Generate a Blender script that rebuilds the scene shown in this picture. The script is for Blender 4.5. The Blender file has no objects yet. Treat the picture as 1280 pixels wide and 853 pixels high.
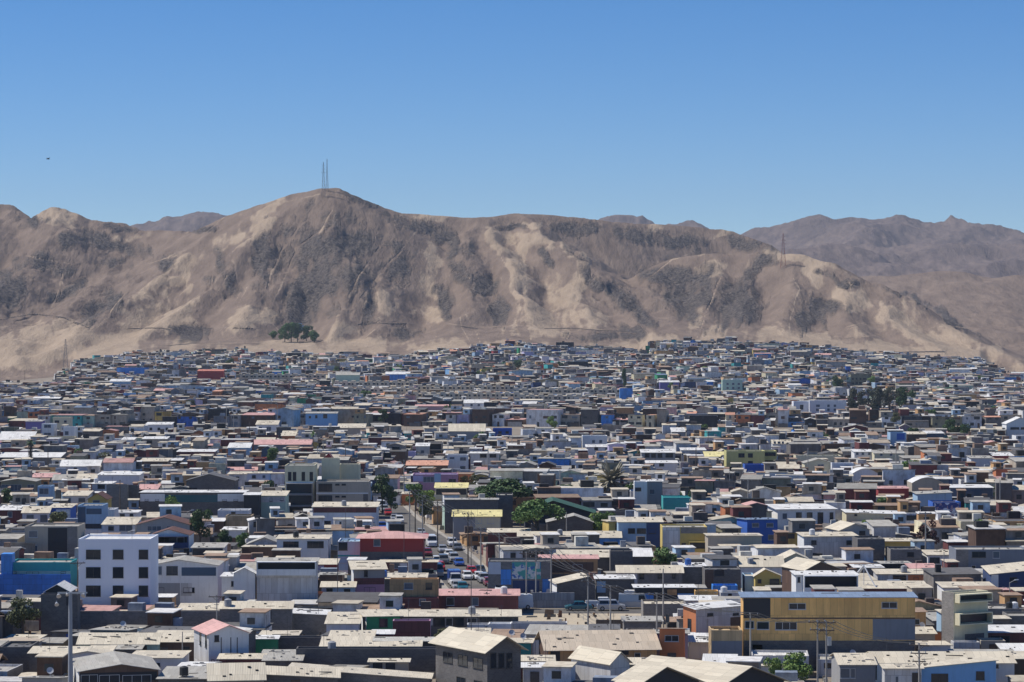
import bpy, bmesh, math, random
import numpy as np
from mathutils import Vector, Matrix
R = math.radians
rng = random.Random(7)
nrg = np.random.default_rng(11)
scene = bpy.context.scene
COL = scene.collection
# ------------------------------------------------------------------ camera
F = 3500.0          # focal length in photo pixels (photo 1280 wide)
HY = 410.0          # row of the horizon
CAMZ = 44.0
cam = bpy.data.cameras.new("camera"); cam_o = bpy.data.objects.new("camera", cam); COL.objects.link(cam_o)
cam.sensor_width = 36.0; cam.lens = F * 36.0 / 1280.0
cam.shift_x = 0.0; cam.shift_y = -(426.5 - HY) / 1280.0
cam.clip_start = 5.0; cam.clip_end = 40000.0
cam_o.location = (0, 0, CAMZ); cam_o.rotation_euler = (R(90), 0, 0)
scene.camera = cam_o
# ------------------------------------------------------------------ sky and sun
SUN = Vector((-0.56, 0.13, 0.84)).normalized()
elev = math.asin(SUN.z); az = math.atan2(SUN.x, SUN.y)
world = bpy.data.worlds.new("World"); scene.world = world; world.use_nodes = True
wn = world.node_tree.nodes; wl = world.node_tree.links
bgn = wn['Background']; sky = wn.new('ShaderNodeTexSky'); sky.sky_type = 'NISHITA'; sky.sun_disc = False
sky.sun_elevation = elev; sky.sun_rotation = az
sky.altitude = 4000.0; sky.air_density = 1.0; sky.dust_density = 0.0; sky.ozone_density = 3.0
hs = wn.new('ShaderNodeHueSaturation'); hs.inputs['Saturation'].default_value = 1.36; hs.inputs['Hue'].default_value = .507; wl.new(sky.outputs[0], hs.inputs['Color']); wl.new(hs.outputs[0], bgn.inputs[0]); bgn.inputs[1].default_value = 0.095
sl = bpy.data.lights.new("sun", 'SUN'); sl.energy = 4.15; sl.angle = R(0.5); sl.color = (1.0, 0.95, 0.87)
so = bpy.data.objects.new("sun", sl); COL.objects.link(so); so.rotation_euler = (-SUN).to_track_quat('-Z', 'Y').to_euler(); so.location = (0, 0, 300)
scene.view_settings.view_transform = 'Standard'; scene.view_settings.look = 'None'
scene.view_settings.gamma = 1.0; scene.view_settings.exposure = 0.24; scene.view_settings.use_curve_mapping = False
scene.cycles.max_bounces = 4; scene.cycles.diffuse_bounces = 2; scene.cycles.glossy_bounces = 2
scene.cycles.volume_bounces = 0; scene.cycles.transmission_bounces = 2
scene.cycles.use_denoising = True
# ------------------------------------------------------------------ helpers
def tag(o, label=None, cat=None, group=None, kind=None):
    if label: o['label'] = label
    if cat: o['category'] = cat
    if group: o['group'] = group
    if kind: o['kind'] = kind
    return o
def empty(name, loc, rz=0.0):
    o = bpy.data.objects.new(name, None); COL.objects.link(o)
    o.location = loc; o.rotation_euler = (0, 0, rz); o.empty_display_size = 0.5
    return o
def sx(px, Y): return (px - 640.0) / F * Y
def sz(py, Y): return CAMZ - (py - HY) / F * Y
def to_px(x, y, z): return 640 + F * x / y, HY - F * (z - CAMZ) / y
class MB:
    """collects polygons of one mesh, with a material slot per face"""
    def __init__(s): s.v = []; s.f = []; s.m = []
    def poly(s, pts, m=0):
        n = len(s.v); s.v.extend([tuple(p) for p in pts]); s.f.append(tuple(range(n, n + len(pts)))); s.m.append(m)
    def box(s, x0, x1, y0, y1, z0, z1, m=0):
        n = len(s.v)
        s.v.extend([(x0,y0,z0),(x1,y0,z0),(x1,y1,z0),(x0,y1,z0),(x0,y0,z1),(x1,y0,z1),(x1,y1,z1),(x0,y1,z1)])
        for q in ((0,3,2,1),(4,5,6,7),(0,1,5,4),(1,2,6,5),(2,3,7,6),(3,0,4,7)):
            s.f.append(tuple(n + i for i in q)); s.m.append(m)
    def hull8(s, b, t, m=0):
        n = len(s.v); s.v.extend([tuple(p) for p in b] + [tuple(p) for p in t])
        for q in ((0,3,2,1),(4,5,6,7),(0,1,5,4),(1,2,6,5),(2,3,7,6),(3,0,4,7)):
            s.f.append(tuple(n + i for i in q)); s.m.append(m)
    def slab(s, q, t, m=0):
        s.hull8([(p[0], p[1], p[2] - t) for p in q], q, m)
    def tube(s, p0, p1, r0, r1=None, n=8, m=0, caps=True):
        r1 = r0 if r1 is None else r1
        p0 = Vector(p0); p1 = Vector(p1); d = (p1 - p0)
        if d.length < 1e-6: return
        d.normalize(); a = d.orthogonal().normalized(); b = d.cross(a)
        i0 = len(s.v)
        for k in range(n):
            c = a * math.cos(2*math.pi*k/n) + b * math.sin(2*math.pi*k/n); s.v.append(tuple(p0 + c * r0))
        for k in range(n):
            c = a * math.cos(2*math.pi*k/n) + b * math.sin(2*math.pi*k/n); s.v.append(tuple(p1 + c * r1))
        for k in range(n):
            j = (k + 1) % n; s.f.append((i0 + k, i0 + j, i0 + n + j, i0 + n + k)); s.m.append(m)
        if caps:
            s.f.append(tuple(i0 + n - 1 - k for k in range(n))); s.m.append(m)
            s.f.append(tuple(i0 + n + k for k in range(n))); s.m.append(m)
    def mesh(s, name, mats):
        me = bpy.data.meshes.new(name); me.from_pydata(s.v, [], s.f)
        for m in mats: me.materials.append(m)
        if any(s.m): me.polygons.foreach_set('material_index', s.m)
        me.update(); return me
    def obj(s, name, mats, parent=None, loc=None, rz=0.0):
        if not isinstance(mats, (list, tuple)): mats = [mats]
        o = bpy.data.objects.new(name, s.mesh(name, mats)); COL.objects.link(o)
        if parent: o.parent = parent
        if loc: o.location = loc
        if rz: o.rotation_euler = (0, 0, rz)
        return o
def copy_tree(o, parent=None):
    c = o.copy(); COL.objects.link(c); c.parent = parent
    for ch in KIDS(o): copy_tree(ch, c)
    return c
def KIDS(o): return [k for k in o.children]
# numpy value noise -------------------------------------------------
def _h(ix, iy, s):
    v = (ix.astype(np.int64) * 374761393 + iy.astype(np.int64) * 668265263 + s * 974711) & 0xffffffff
    v = ((v ^ (v >> 13)) * 1274126177) & 0xffffffff
    v = v ^ (v >> 16)
    return (v & 0xffff) / 65535.0
def vnoise(x, y, s=0):
    ix = np.floor(x); iy = np.floor(y); fx = x - ix; fy = y - iy
    fx = fx*fx*fx*(fx*(fx*6-15)+10); fy = fy*fy*fy*(fy*(fy*6-15)+10)
    ix = ix.astype(np.int64); iy = iy.astype(np.int64)
    a = _h(ix, iy, s); b = _h(ix+1, iy, s); c = _h(ix, iy+1, s); d = _h(ix+1, iy+1, s)
    return (a*(1-fx)+b*fx)*(1-fy) + (c*(1-fx)+d*fx)*fy
def fbm(x, y, s=0, o=5, g=0.5):
    t = 0; a = 1; n = 0
    for k in range(o):
        t = t + a * vnoise(x, y, s + k); n += a; a *= g; x = x*2.03 + 17.1; y = y*2.03 - 9.3
    return t / n
def ridged(x, y, s=0, o=4, g=0.55):
    t = 0; a = 1; n = 0
    for k in range(o):
        t = t + a * (1 - np.abs(2*vnoise(x, y, s + k) - 1)); n += a; a *= g; x = x*2.1 + 5.3; y = y*2.1 + 3.7
    return t / n
# ------------------------------------------------------------------ materials
def lin(r, g, b):
    f = lambda c: (c/255.0/12.92) if c/255.0 <= 0.04045 else ((c/255.0 + 0.055)/1.055)**2.4
    return (f(r), f(g), f(b))
MATS = {}
def newmat(name):
    m = bpy.data.materials.new(name); m.use_nodes = True
    nt = m.node_tree; b = nt.nodes['Principled BSDF']
    return m, nt, b, nt.nodes, nt.links
def mixc(nt, fac, a, b, blend='MIX'):
    n = nt.nodes.new('ShaderNodeMix'); n.data_type = 'RGBA'; n.blend_type = blend
    for idx, v in ((0, fac), (6, a), (7, b)):
        if hasattr(v, 'default_value') or hasattr(v, 'links'): nt.links.new(v, n.inputs[idx])
        else: n.inputs[idx].default_value = v if idx == 0 else (v[0], v[1], v[2], 1)
    return n.outputs[2]
def math_(nt, op, a, b=None, c=None, clamp=False):
    n = nt.nodes.new('ShaderNodeMath'); n.operation = op; n.use_clamp = clamp
    for i, v in enumerate((a, b, c)):
        if v is None: continue
        if hasattr(v, 'links'): nt.links.new(v, n.inputs[i])
        else: n.inputs[i].default_value = v
    return n.outputs[0]
def noise(nt, vec, scale, detail=4, rough=0.55, dim='3D'):
    n = nt.nodes.new('ShaderNodeTexNoise'); n.inputs['Scale'].default_value = scale; n.inputs['Detail'].default_value = detail
    n.inputs['Roughness'].default_value = rough
    if vec is not None: nt.links.new(vec, n.inputs['Vector'])
    return n.outputs['Fac']
def ramp(nt, fac, a, b, ca=(0,0,0), cb=(1,1,1)):
    n = nt.nodes.new('ShaderNodeValToRGB'); e = n.color_ramp.elements
    e[0].position = a; e[1].position = b; e[0].color = (*ca, 1); e[1].color = (*cb, 1)
    nt.links.new(fac, n.inputs[0]); return n.outputs[0]
def mulc(c, k): return tuple(min(1.0, x * k) for x in c)
def objvec(nt, scale=(1,1,1), use='Object'):
    t = nt.nodes.new('ShaderNodeTexCoord'); m = nt.nodes.new('ShaderNodeMapping'); m.inputs['Scale'].default_value = scale
    nt.links.new(t.outputs[use], m.inputs['Vector']); return m.outputs[0]
def wallvec(nt):
    t = nt.nodes.new('ShaderNodeTexCoord'); s = nt.nodes.new('ShaderNodeSeparateXYZ'); nt.links.new(t.outputs['Object'], s.inputs[0])
    c = nt.nodes.new('ShaderNodeCombineXYZ'); a = math_(nt, 'ADD', s.outputs[0], s.outputs[1])
    nt.links.new(a, c.inputs[0]); nt.links.new(s.outputs[2], c.inputs[1]); return c.outputs[0], s
def rnd_offset(nt, vec, k=37.0):
    oi = nt.nodes.new('ShaderNodeObjectInfo'); v = nt.nodes.new('ShaderNodeVectorMath'); v.operation = 'ADD'
    m = math_(nt, 'MULTIPLY', oi.outputs['Random'], k); nt.links.new(vec, v.inputs[0]); nt.links.new(m, v.inputs[1]); return v.outputs[0]
def m_plaster(name, c, stain=0.35):
    if name in MATS: return MATS[name]
    m, nt, b, N, L = newmat(name)
    v = rnd_offset(nt, objvec(nt)); vs = rnd_offset(nt, objvec(nt, (2.2, 2.2, 0.25)))
    n1 = ramp(nt, noise(nt, v, 0.5, 5, .6), .35, .75); n2 = ramp(nt, noise(nt, vs, 1.1, 4, .6), .5, .8)
    c1 = mixc(nt, math_(nt, 'MULTIPLY', n1, stain*.8), c, mulc(c, .62))
    c2 = mixc(nt, math_(nt, 'MULTIPLY', n2, stain), c1, (c[0]*.45+.03, c[1]*.43+.025, c[2]*.4+.02))
    L.new(c2, b.inputs['Base Color']); b.inputs['Roughness'].default_value = .85
    MATS[name] = m; return m
def m_block(name, c):
    if name in MATS: return MATS[name]
    m, nt, b, N, L = newmat(name)
    vec, s = wallvec(nt); br = N.new('ShaderNodeTexBrick'); L.new(rnd_offset(nt, vec, 11.3), br.inputs['Vector'])
    br.inputs['Color1'].default_value = (*mulc(c, 1.12), 1); br.inputs['Color2'].default_value = (*mulc(c, .8), 1); br.inputs['Mortar'].default_value = (*mulc(c, 1.45), 1)
    br.inputs['Scale'].default_value = 1.0; br.inputs['Brick Width'].default_value = .4; br.inputs['Row Height'].default_value = .2; br.inputs['Mortar Size'].default_value = .012
    n1 = ramp(nt, noise(nt, rnd_offset(nt, objvec(nt)), .45, 5, .65), .35, .7)
    L.new(mixc(nt, math_(nt, 'MULTIPLY', n1, .5), br.outputs['Color'], mulc(c, .5)), b.inputs['Base Color'])
    b.inputs['Roughness'].default_value = .95; MATS[name] = m; return m
def m_sheet(name, c, period=.9, rough=.6, vertical=True, metal=0.0):
    """ribbed sheet or boards on a wall"""
    if name in MATS: return MATS[name]
    m, nt, b, N, L = newmat(name)
    vec, s = wallvec(nt); br = N.new('ShaderNodeTexBrick'); L.new(rnd_offset(nt, vec, 13.7), br.inputs['Vector'])
    br.offset = .5; br.inputs['Color1'].default_value = (*mulc(c, 1.12), 1); br.inputs['Color2'].default_value = (*mulc(c, .82), 1); br.inputs['Mortar'].default_value = (*mulc(c, .45), 1)
    br.inputs['Scale'].default_value = 1.0; br.inputs['Brick Width'].default_value = period if vertical else 3.0; br.inputs['Row Height'].default_value = 2.4 if vertical else period; br.inputs['Mortar Size'].default_value = .018
    n1 = ramp(nt, noise(nt, rnd_offset(nt, objvec(nt, (1.5,1.5,.4))), .7, 5, .65), .4, .75)
    L.new(mixc(nt, math_(nt, 'MULTIPLY', n1, .45), br.outputs['Color'], mulc((c[0]*.7+.03, c[1]*.6+.02, c[2]*.55+.01), .6)), b.inputs['Base Color'])
    b.inputs['Roughness'].default_value = rough; b.inputs['Metallic'].default_value = metal
    MATS[name] = m; return m
def m_roof(name, c, rust=.25):
    if name in MATS: return MATS[name]
    m, nt, b, N, L = newmat(name)
    t = objvec(nt); br = N.new('ShaderNodeTexBrick'); L.new(rnd_offset(nt, t, 9.1), br.inputs['Vector']); br.offset = .3
    br.inputs['Color1'].default_value = (*mulc(c, 1.06), 1); br.inputs['Color2'].default_value = (*mulc(c, .84), 1); br.inputs['Mortar'].default_value = (*mulc(c, .6), 1)
    br.inputs['Scale'].default_value = 1.0; br.inputs['Brick Width'].default_value = .85; br.inputs['Row Height'].default_value = 2.5; br.inputs['Mortar Size'].default_value = .02
    n1 = ramp(nt, noise(nt, rnd_offset(nt, objvec(nt, (1.6,.5,1))), .6, 6, .68), .5, .72)
    n2 = ramp(nt, noise(nt, rnd_offset(nt, objvec(nt)), 1.7, 4, .6), .58, .66)
    c1 = mixc(nt, math_(nt, 'MULTIPLY', n1, rust), br.outputs['Color'], (c[0]*.55, c[1]*.42, c[2]*.3))
    c2 = mixc(nt, math_(nt, 'MULTIPLY', n2, rust*.6), c1, mulc(c, .4))
    L.new(c2, b.inputs['Base Color']); b.inputs['Roughness'].default_value = .7
    w = N.new('ShaderNodeTexWave'); w.bands_direction = 'X'; w.inputs['Scale'].default_value = 1.6; L.new(t, w.inputs['Vector'])
    bp = N.new('ShaderNodeBump'); bp.inputs['Strength'].default_value = .35; bp.inputs['Distance'].default_value = .05
    L.new(w.outputs['Fac'], bp.inputs['Height']); L.new(bp.outputs[0], b.inputs['Normal'])
    MATS[name] = m; return m
def m_flat(name, c, rough=.6, metal=0.0, spec=None):
    if name in MATS: return MATS[name]
    m, nt, b, N, L = newmat(name)
    n1 = noise(nt, rnd_offset(nt, objvec(nt)), 1.5, 4, .6)
    L.new(mixc(nt, math_(nt, 'MULTIPLY', n1, .35), c, mulc(c, .6)), b.inputs['Base Color'])
    b.inputs['Roughness'].default_value = rough; b.inputs['Metallic'].default_value = metal
    if spec is not None: b.inputs['Specular IOR Level'].default_value = spec
    MATS[name] = m; return m
def m_mural(name, k):
    if name in MATS: return MATS[name]
    m, nt, b, N, L = newmat(name); v = objvec(nt)
    n1 = noise(nt, v, .55, 2, .5); n2 = noise(nt, v, 1.3, 3, .6)
    A = [(.72,.75,.72),(.10,.42,.36),(.08,.20,.48)] if k == 'mu1' else [(.72,.75,.86),(.05,.07,.25),(.45,.30,.36)]
    c = mixc(nt, ramp(nt, n1, .50, .54), A[0], A[1]); c = mixc(nt, ramp(nt, n2, .56, .59), c, A[2]); 
    L.new(c, b.inputs['Base Color']); b.inputs['Roughness'].default_value = .8; MATS[name] = m; return m
WC = {'mu1': ((.5,.6,.5),'m','mural','painted'), 'mu2': ((.6,.65,.8),'m','mural','painted'), 'wbk': ((.80,.83,.90),'p','white','plastered'),  # wall colours: (base colour, finish, words)
 'wht': ((.80,.80,.79),'p','white','plastered'), 'blw': ((.70,.72,.76),'p','pale blue-white','plastered'),
 'gyw': ((.60,.60,.60),'s','light grey','panelled'), 'gry': ((.34,.34,.34),'p','grey','rendered'),
 'dgr': ((.150,.140,.134),'b','dark grey','block'), 'blk': ((.235,.22,.205),'b','concrete block','block'),
 'slt': ((.20,.22,.26),'p','slate grey','rendered'), 'bei': ((.46,.40,.32),'p','beige','rendered'),
 'cre': ((.72,.66,.46),'p','cream','plastered'), 'oli': ((.30,.29,.20),'p','olive grey','rendered'),
 'tan': ((.55,.40,.22),'s','tan','boarded'), 'wod': ((.55,.33,.15),'s','orange-brown wooden','boarded'),
 'brn': ((.13,.075,.05),'s','brown','boarded'), 'mar': ((.16,.045,.045),'s','maroon','boarded'),
 'red': ((.33,.045,.045),'p','red','painted'), 'org': ((.62,.22,.09),'p','orange','painted'),
 'yel': ((.62,.47,.14),'p','yellow','painted'), 'mus': ((.84,.50,.17),'s','mustard','boarded'),
 'grn': ((.05,.36,.16),'p','green','painted'), 'dkg': ((.04,.11,.07),'p','dark green','painted'),
 'pgr': ((.45,.60,.50),'p','pale green','painted'), 'tea': ((.05,.38,.38),'p','teal','painted'),
 'blu': ((.035,.13,.50),'p','bright blue','painted'), 'azu': ((.07,.30,.78),'s','azure blue','sheeted'),
 'nav': ((.04,.07,.17),'p','navy blue','painted'), 'lbl': ((.36,.52,.68),'p','light blue','painted'),
 'sky': ((.20,.42,.72),'p','sky blue','painted'), 'pur': ((.20,.17,.42),'p','purple','painted'),
 'mve': ((.50,.27,.38),'p','mauve','painted'), 'pnk': ((.70,.42,.40),'p','pink','painted'),
 'lil': ((.50,.46,.68),'p','lilac','painted'), 'drk': ((.035,.035,.04),'p','dark','unlit'),  # drk is near-black; it also paints in the shade of voids and openings
 'gla': ((.03,.04,.055),'g','glass','glazed'), 'tgl': ((.03,.12,.15),'g','blue-green glass','glazed'),
 'yeg': ((.55,.52,.22),'p','yellow-green','painted'), 'bgl': ((.06,.11,.18),'g','blue glass','glazed'),
}
RC = {'crm': ((.63,.56,.43),.16,'cream sheet roof'), 'gyr': ((.42,.40,.35),.4,'weathered grey sheet roof'), 'wtr': ((.72,.71,.68),.08,'white roof'),
 'pkr': ((.62,.36,.32),.2,'faded pink roof'), 'rdr': ((.55,.20,.13),.25,'terracotta red roof'), 'blr': ((.20,.27,.38),.2,'blue-grey roof'),
 'brn': ((.15,.07,.045),.4,'brown roof'), 'dkr': ((.14,.135,.13),.3,'dark roof'), 'rst': ((.36,.25,.17),.5,'rusty brown sheet roof'), 'grr': ((.035,.10,.06),.2,'green roof'),
 'tnr': ((.54,.45,.34),.22,'tan tiled roof'), 'yel': ((.75,.66,.30),.1,'yellow roof'), 'stripe': ((.55,.53,.46),.5,'slatted roof'), 'org': ((.66,.34,.22),.2,'salmon roof')}
def WM(k):
    c, f, *_ = WC[k]
    if f == 'p': return m_plaster('wall_paint_' + k, c, .06 if k == 'wbk' else (.35 if sum(c) > .5 else .2))
    if f == 'b': return m_block('wall_block_' + k, c)
    if f == 's': return m_sheet('wall_board_' + k, c)
    if f == 'm': return m_mural('wall_mural_' + k, k)
    return m_flat('wall_glass_' + k, c, .15)
for k_ in ('tan','lil','lbl','azu','tea','bgl','blu','red'): RC.setdefault(k_, (WC[k_][0], .2, WC[k_][2] + ' roof'))
RC['blu'] = ((.10,.16,.30),.2,'blue-grey roof')
def RM(k): return m_roof('roof_' + k, RC[k][0], RC[k][1])
M_PANE = m_flat('window_pane', (.025,.032,.042), .08)
M_PANE2 = m_flat('window_pane_blue', (.10,.13,.17), .12)
M_FRAME = m_flat('window_frame', (.55,.55,.55), .6); M_DFRAME = m_flat('window_frame_dark', (.06,.055,.05), .6)
M_CONC = m_plaster('pole_concrete', (.36,.34,.31), .3); M_WOODP = m_flat('pole_wood', (.13,.10,.075), .9)
M_METAL = m_flat('galvanised_metal', (.45,.46,.47), .45, .4); M_BLACK = m_flat('rubber_black', (.02,.02,.02), .8)
M_WIRE = m_flat('wire', (.05,.05,.05), .7)
# ------------------------------------------------------------------ terrain function
_ex = [-400,-100, 0, 80, 95, 150, 300, 360, 500, 545, 640, 700, 800, 815, 900, 1000, 1080, 1150, 1225, 1240, 1290, 1500]
_ey = [482, 480, 478, 471, 457, 449, 444, 447, 449, 441, 435, 439, 445, 432, 432, 438, 446, 453, 457, 470, 482, 486]
DE = 2300.0
def town_edge(px): return np.interp(px, _ex, _ey)
def ground_z(x, y):
    px = 640 + F * x / np.maximum(y, 60.0)
    ze = CAMZ - (town_edge(px) - HY) / F * DE
    t = np.clip((y - 1420.0) / (DE - 1420.0), 0, 1.25); w = np.where(t < 1, t*t*(2.2 - 1.2*t), 1 + (t-1)*.95)
    z = ze * w
    return np.where(y > 1420, z, 0.0)
def gz(x, y): return float(ground_z(np.array([x]), np.array([y]))[0])
# ------------------------------------------------------------------ ground, hills, mountains
def grid_mesh(name, X, Y, Z, mat, attrs=None, smooth=True):
    nr, nc = X.shape
    me = bpy.data.meshes.new(name); me.vertices.add(nr*nc)
    co = np.stack([X, Y, Z], -1).reshape(-1).astype(np.float32); me.vertices.foreach_set('co', co)
    i = np.arange(nr*nc).reshape(nr, nc)
    q = np.stack([i[:-1,:-1], i[:-1,1:], i[1:,1:], i[1:,:-1]], -1).reshape(-1, 4)
    nf = len(q); me.loops.add(nf*4); me.loops.foreach_set('vertex_index', q.reshape(-1).astype(np.int32))
    me.polygons.add(nf); me.polygons.foreach_set('loop_start', np.arange(0, nf*4, 4, dtype=np.int32)); me.polygons.foreach_set('loop_total', np.full(nf, 4, np.int32))
    me.polygons.foreach_set('use_smooth', np.full(nf, smooth)); me.update()
    for k, v in (attrs or {}).items():
        a = me.attributes.new(k, 'FLOAT', 'POINT'); a.data.foreach_set('value', v.reshape(-1).astype(np.float32))
    me.materials.append(mat); me.validate()
    o = bpy.data.objects.new(name, me); COL.objects.link(o); return o
def sst(a, b, x): t = np.clip((x-a)/(b-a), 0, 1); return t*t*(3-2*t)
def ridge_pts(pl):
    return np.array([(sx(a, d), d, sz(b, d)) for a, b, d in pl])
def ridge_height(X, Y, pl, k, soft=0.0, power=1.0):
    """height of the flank falling away at slope k from the ridge line pl"""
    P = ridge_pts(pl); H = np.full(X.shape, -1e4)
    for a, b in zip(P[:-1], P[1:]):
        d = b - a; L2 = d[0]**2 + d[1]**2 + 1e-9
        t = np.clip(((X-a[0])*d[0] + (Y-a[1])*d[1]) / L2, 0, 1)
        dist = np.hypot(X - a[0] - t*d[0], Y - a[1] - t*d[1])
        ds = np.sqrt(dist**2 + soft**2) - soft
        H = np.maximum(H, a[2] + t*d[2] - k*ds)
    return H
def smax(a, b, s):
    m = np.maximum(a, b); return m + s*np.log(np.exp(np.clip((a-m)/s,-40,0)) + np.exp(np.clip((b-m)/s,-40,0))) - 0.0
CREST = [(120,292,3260),(200,288,3220),(240,290,3150),(290,268,3080),(330,255,3050),(370,242,3020),(400,237,3000),(420,236,3000),(440,246,3020),(480,259,3060),(500,266,3080),(560,270,3100),(600,273,3100),(650,268,3150),(690,269,3200),(720,272,3200),(760,277,3250),(800,280,3300),(860,284,3350),(910,288,3350),(950,302,3300),(985,322,3200),(1010,345,3100)]
SPURS = [
 ([(398,238,3000),(345,272,2950),(300,312,2850),(262,352,2750),(215,392,2650),(175,425,2520)],.55),
 ([(300,270,3060),(240,300,2980),(205,330,2900),(160,365,2780),(110,400,2640),(60,436,2480)],.5),
 ([(418,237,3000),(425,290,2870),(440,330,2790),(432,380,2660),(420,425,2500)],.6),
 ([(345,272,2950),(340,310,2860),(322,350,2740),(305,400,2580),(300,430,2500)],.55),
 ([(540,271,3080),(505,310,2940),(492,345,2820),(478,390,2660),(480,438,2460)],.6),
 ([(600,274,3090),(592,310,2950),(600,350,2810),(590,395,2640),(575,432,2480)],.6),
 ([(610,274,3090),(650,320,2930),(660,365,2760),(680,405,2600),(700,432,2470)],.6),
 ([(655,270,3140),(705,305,2990),(755,345,2850),(800,390,2680),(830,428,2460)],.55),
 ([(700,300,3000),(735,350,2850),(745,400,2620),(745,436,2440)],.55),
 ([(-120,330,3000),(-40,380,2800),(0,420,2600),(20,455,2420)],.45),
]
LEFT = [([(-80,250,3350),(0,258,3300),(18,261,3300),(48,274,3280),(68,262,3250),(90,267,3250),(115,272,3300),(160,281,3350),(200,289,3300),(250,288,3200)],.5),
 ([(68,262,3250),(62,295,3120),(35,330,3000),(0,352,2900),(-60,372,2800)],.5),
 ([(18,262,3300),(-10,290,3150),(-60,320,3050)],.5),
 ([(150,281,3340),(140,315,3150),(118,350,2980),(80,385,2780),(40,415,2620),(10,440,2500)],.5),
 ([(205,290,3280),(190,325,3050),(150,360,2900)],.5)]
RIGHT = [([(810,345,2960),(845,322,2960),(880,316,2950),(930,320,2930),(975,319,2900),(1000,318,2880),(1030,329,2850),(1080,352,2800),(1130,377,2740),(1180,405,2660),(1230,430,2560),(1275,455,2460),(1340,470,2400)],.62),
 ([(838,326,2960),(812,350,2850),(830,395,2660),(845,425,2480)],.6),
 ([(895,317,2940),(880,360,2790),(868,400,2620),(880,428,2460)],.62),
 ([(935,320,2930),(925,360,2790),(915,400,2600),(930,430,2450)],.62),
 ([(985,319,2890),(985,360,2760),(975,400,2590),(975,432,2440)],.55),
 ([(1030,329,2850),(1052,370,2730),(1070,405,2570),(1075,436,2430)],.5),
 ([(1080,352,2800),(1120,390,2680),(1150,415,2560),(1165,440,2430)],.45)]
def hill_height(X, Y):
    px = 640 + F*X/Y
    base = ground_z(X, Y) + np.clip(Y-DE, 0, 400)*.035 + np.clip(Y-2700, 0, 1e9)*.01
    w1 = (fbm(X/200, Y/200, 3, 4)-.5)*46; w2 = (fbm(X/200+50, Y/200, 9, 4)-.5)*46
    fade = sst(DE, DE+260, Y)
    XW = X + w1*fade; YW = Y + w2*fade*.8
    H = ridge_height(XW*.35+X*.65, YW*.35+Y*.65, CREST, .60, 12)
    for pl, k in SPURS: H = smax(H, ridge_height(XW, YW, pl, k*1.12, 5), 2.2)
    L = np.full(X.shape, -1e4)
    for pl, k in LEFT: L = smax(L, ridge_height(XW, YW, pl, k*1.1, 5), 2.2)
    Rr = ridge_height(XW*.3+X*.7, YW*.3+Y*.7, RIGHT[0][0], .6, 10)
    for pl, k in RIGHT[1:]: Rr = smax(Rr, ridge_height(XW, YW, pl, k*1.05, 5), 2.2)
    H = smax(smax(H, L, 6.0), Rr, 4.0)
    Z = smax(H, base, 3.0)
    hgt = np.clip((Z - base)/30.0, 0, 1)
    cd = np.clip((ridge_height(X, Y, CREST, .6, 0) - Z + 60)/60.0, 0, 1)
    rk, lt = masks(X, Y, Z)
    near = np.clip(np.abs(Z - np.maximum(ridge_height(X, Y, CREST, .6, 0), ridge_height(X, Y, RIGHT[0][0], .6, 0)))/14.0, .15, 1)
    gul = ridged(X/95 + w1*.01, Y/210, 21, 3); g2 = ridged((X+w1*.6)/36, (Y+w2*.6)/95, 28, 4)
    Z = Z - (gul-.55)*16*hgt*near - (g2-.5)*(6+9*rk)*hgt*near + (fbm(X/26, Y/34, 33, 5)-.5)*(1.5+8*rk)*hgt*near + (ridged(X/9, Y/12, 35, 3)-.5)*(.3+3.2*rk)*hgt
    return Z, base
def poly_dist(PX, PY, pts):
    D = np.full(PX.shape, 1e4)
    for a, b in zip(pts[:-1], pts[1:]):
        dx, dy = b[0]-a[0], b[1]-a[1]; t = np.clip(((PX-a[0])*dx+(PY-a[1])*dy)/(dx*dx+dy*dy), 0, 1)
        D = np.minimum(D, np.hypot(PX-a[0]-t*dx, PY-a[1]-t*dy))
    return D
def blob(PX, PY, cx, cy, rx, ry, rot=0):
    c, s = math.cos(R(rot)), math.sin(R(rot)); u = (PX-cx)*c+(PY-cy)*s; v = -(PX-cx)*s+(PY-cy)*c
    return 1 - np.sqrt((u/rx)**2 + (v/ry)**2)
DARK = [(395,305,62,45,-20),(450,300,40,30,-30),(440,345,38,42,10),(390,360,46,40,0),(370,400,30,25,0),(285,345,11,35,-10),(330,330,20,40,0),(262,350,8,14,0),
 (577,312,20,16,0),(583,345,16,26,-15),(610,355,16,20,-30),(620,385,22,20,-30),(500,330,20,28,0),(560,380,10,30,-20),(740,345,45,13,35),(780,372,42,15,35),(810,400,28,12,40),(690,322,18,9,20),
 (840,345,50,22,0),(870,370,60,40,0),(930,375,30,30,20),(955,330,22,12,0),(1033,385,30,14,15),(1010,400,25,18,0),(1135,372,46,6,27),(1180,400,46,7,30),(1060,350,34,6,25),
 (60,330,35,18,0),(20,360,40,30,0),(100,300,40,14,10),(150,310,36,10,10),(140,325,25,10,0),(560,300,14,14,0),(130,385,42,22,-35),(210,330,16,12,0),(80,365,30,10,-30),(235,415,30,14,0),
 (455,252,38,9,30),(520,285,40,12,10),(640,282,30,8,0),(730,285,45,14,5),(790,292,40,12,5),(850,300,50,12,10),(930,302,45,14,15),(250,290,30,6,-10),(465,400,14,30,-8),(505,420,22,12,0),(790,415,20,12,0),(750,420,45,10,0),(40,275,28,14,20),(150,285,40,8,8)]  # dark rock; patches on the peak's and ridge's right sides add painted shade
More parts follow.
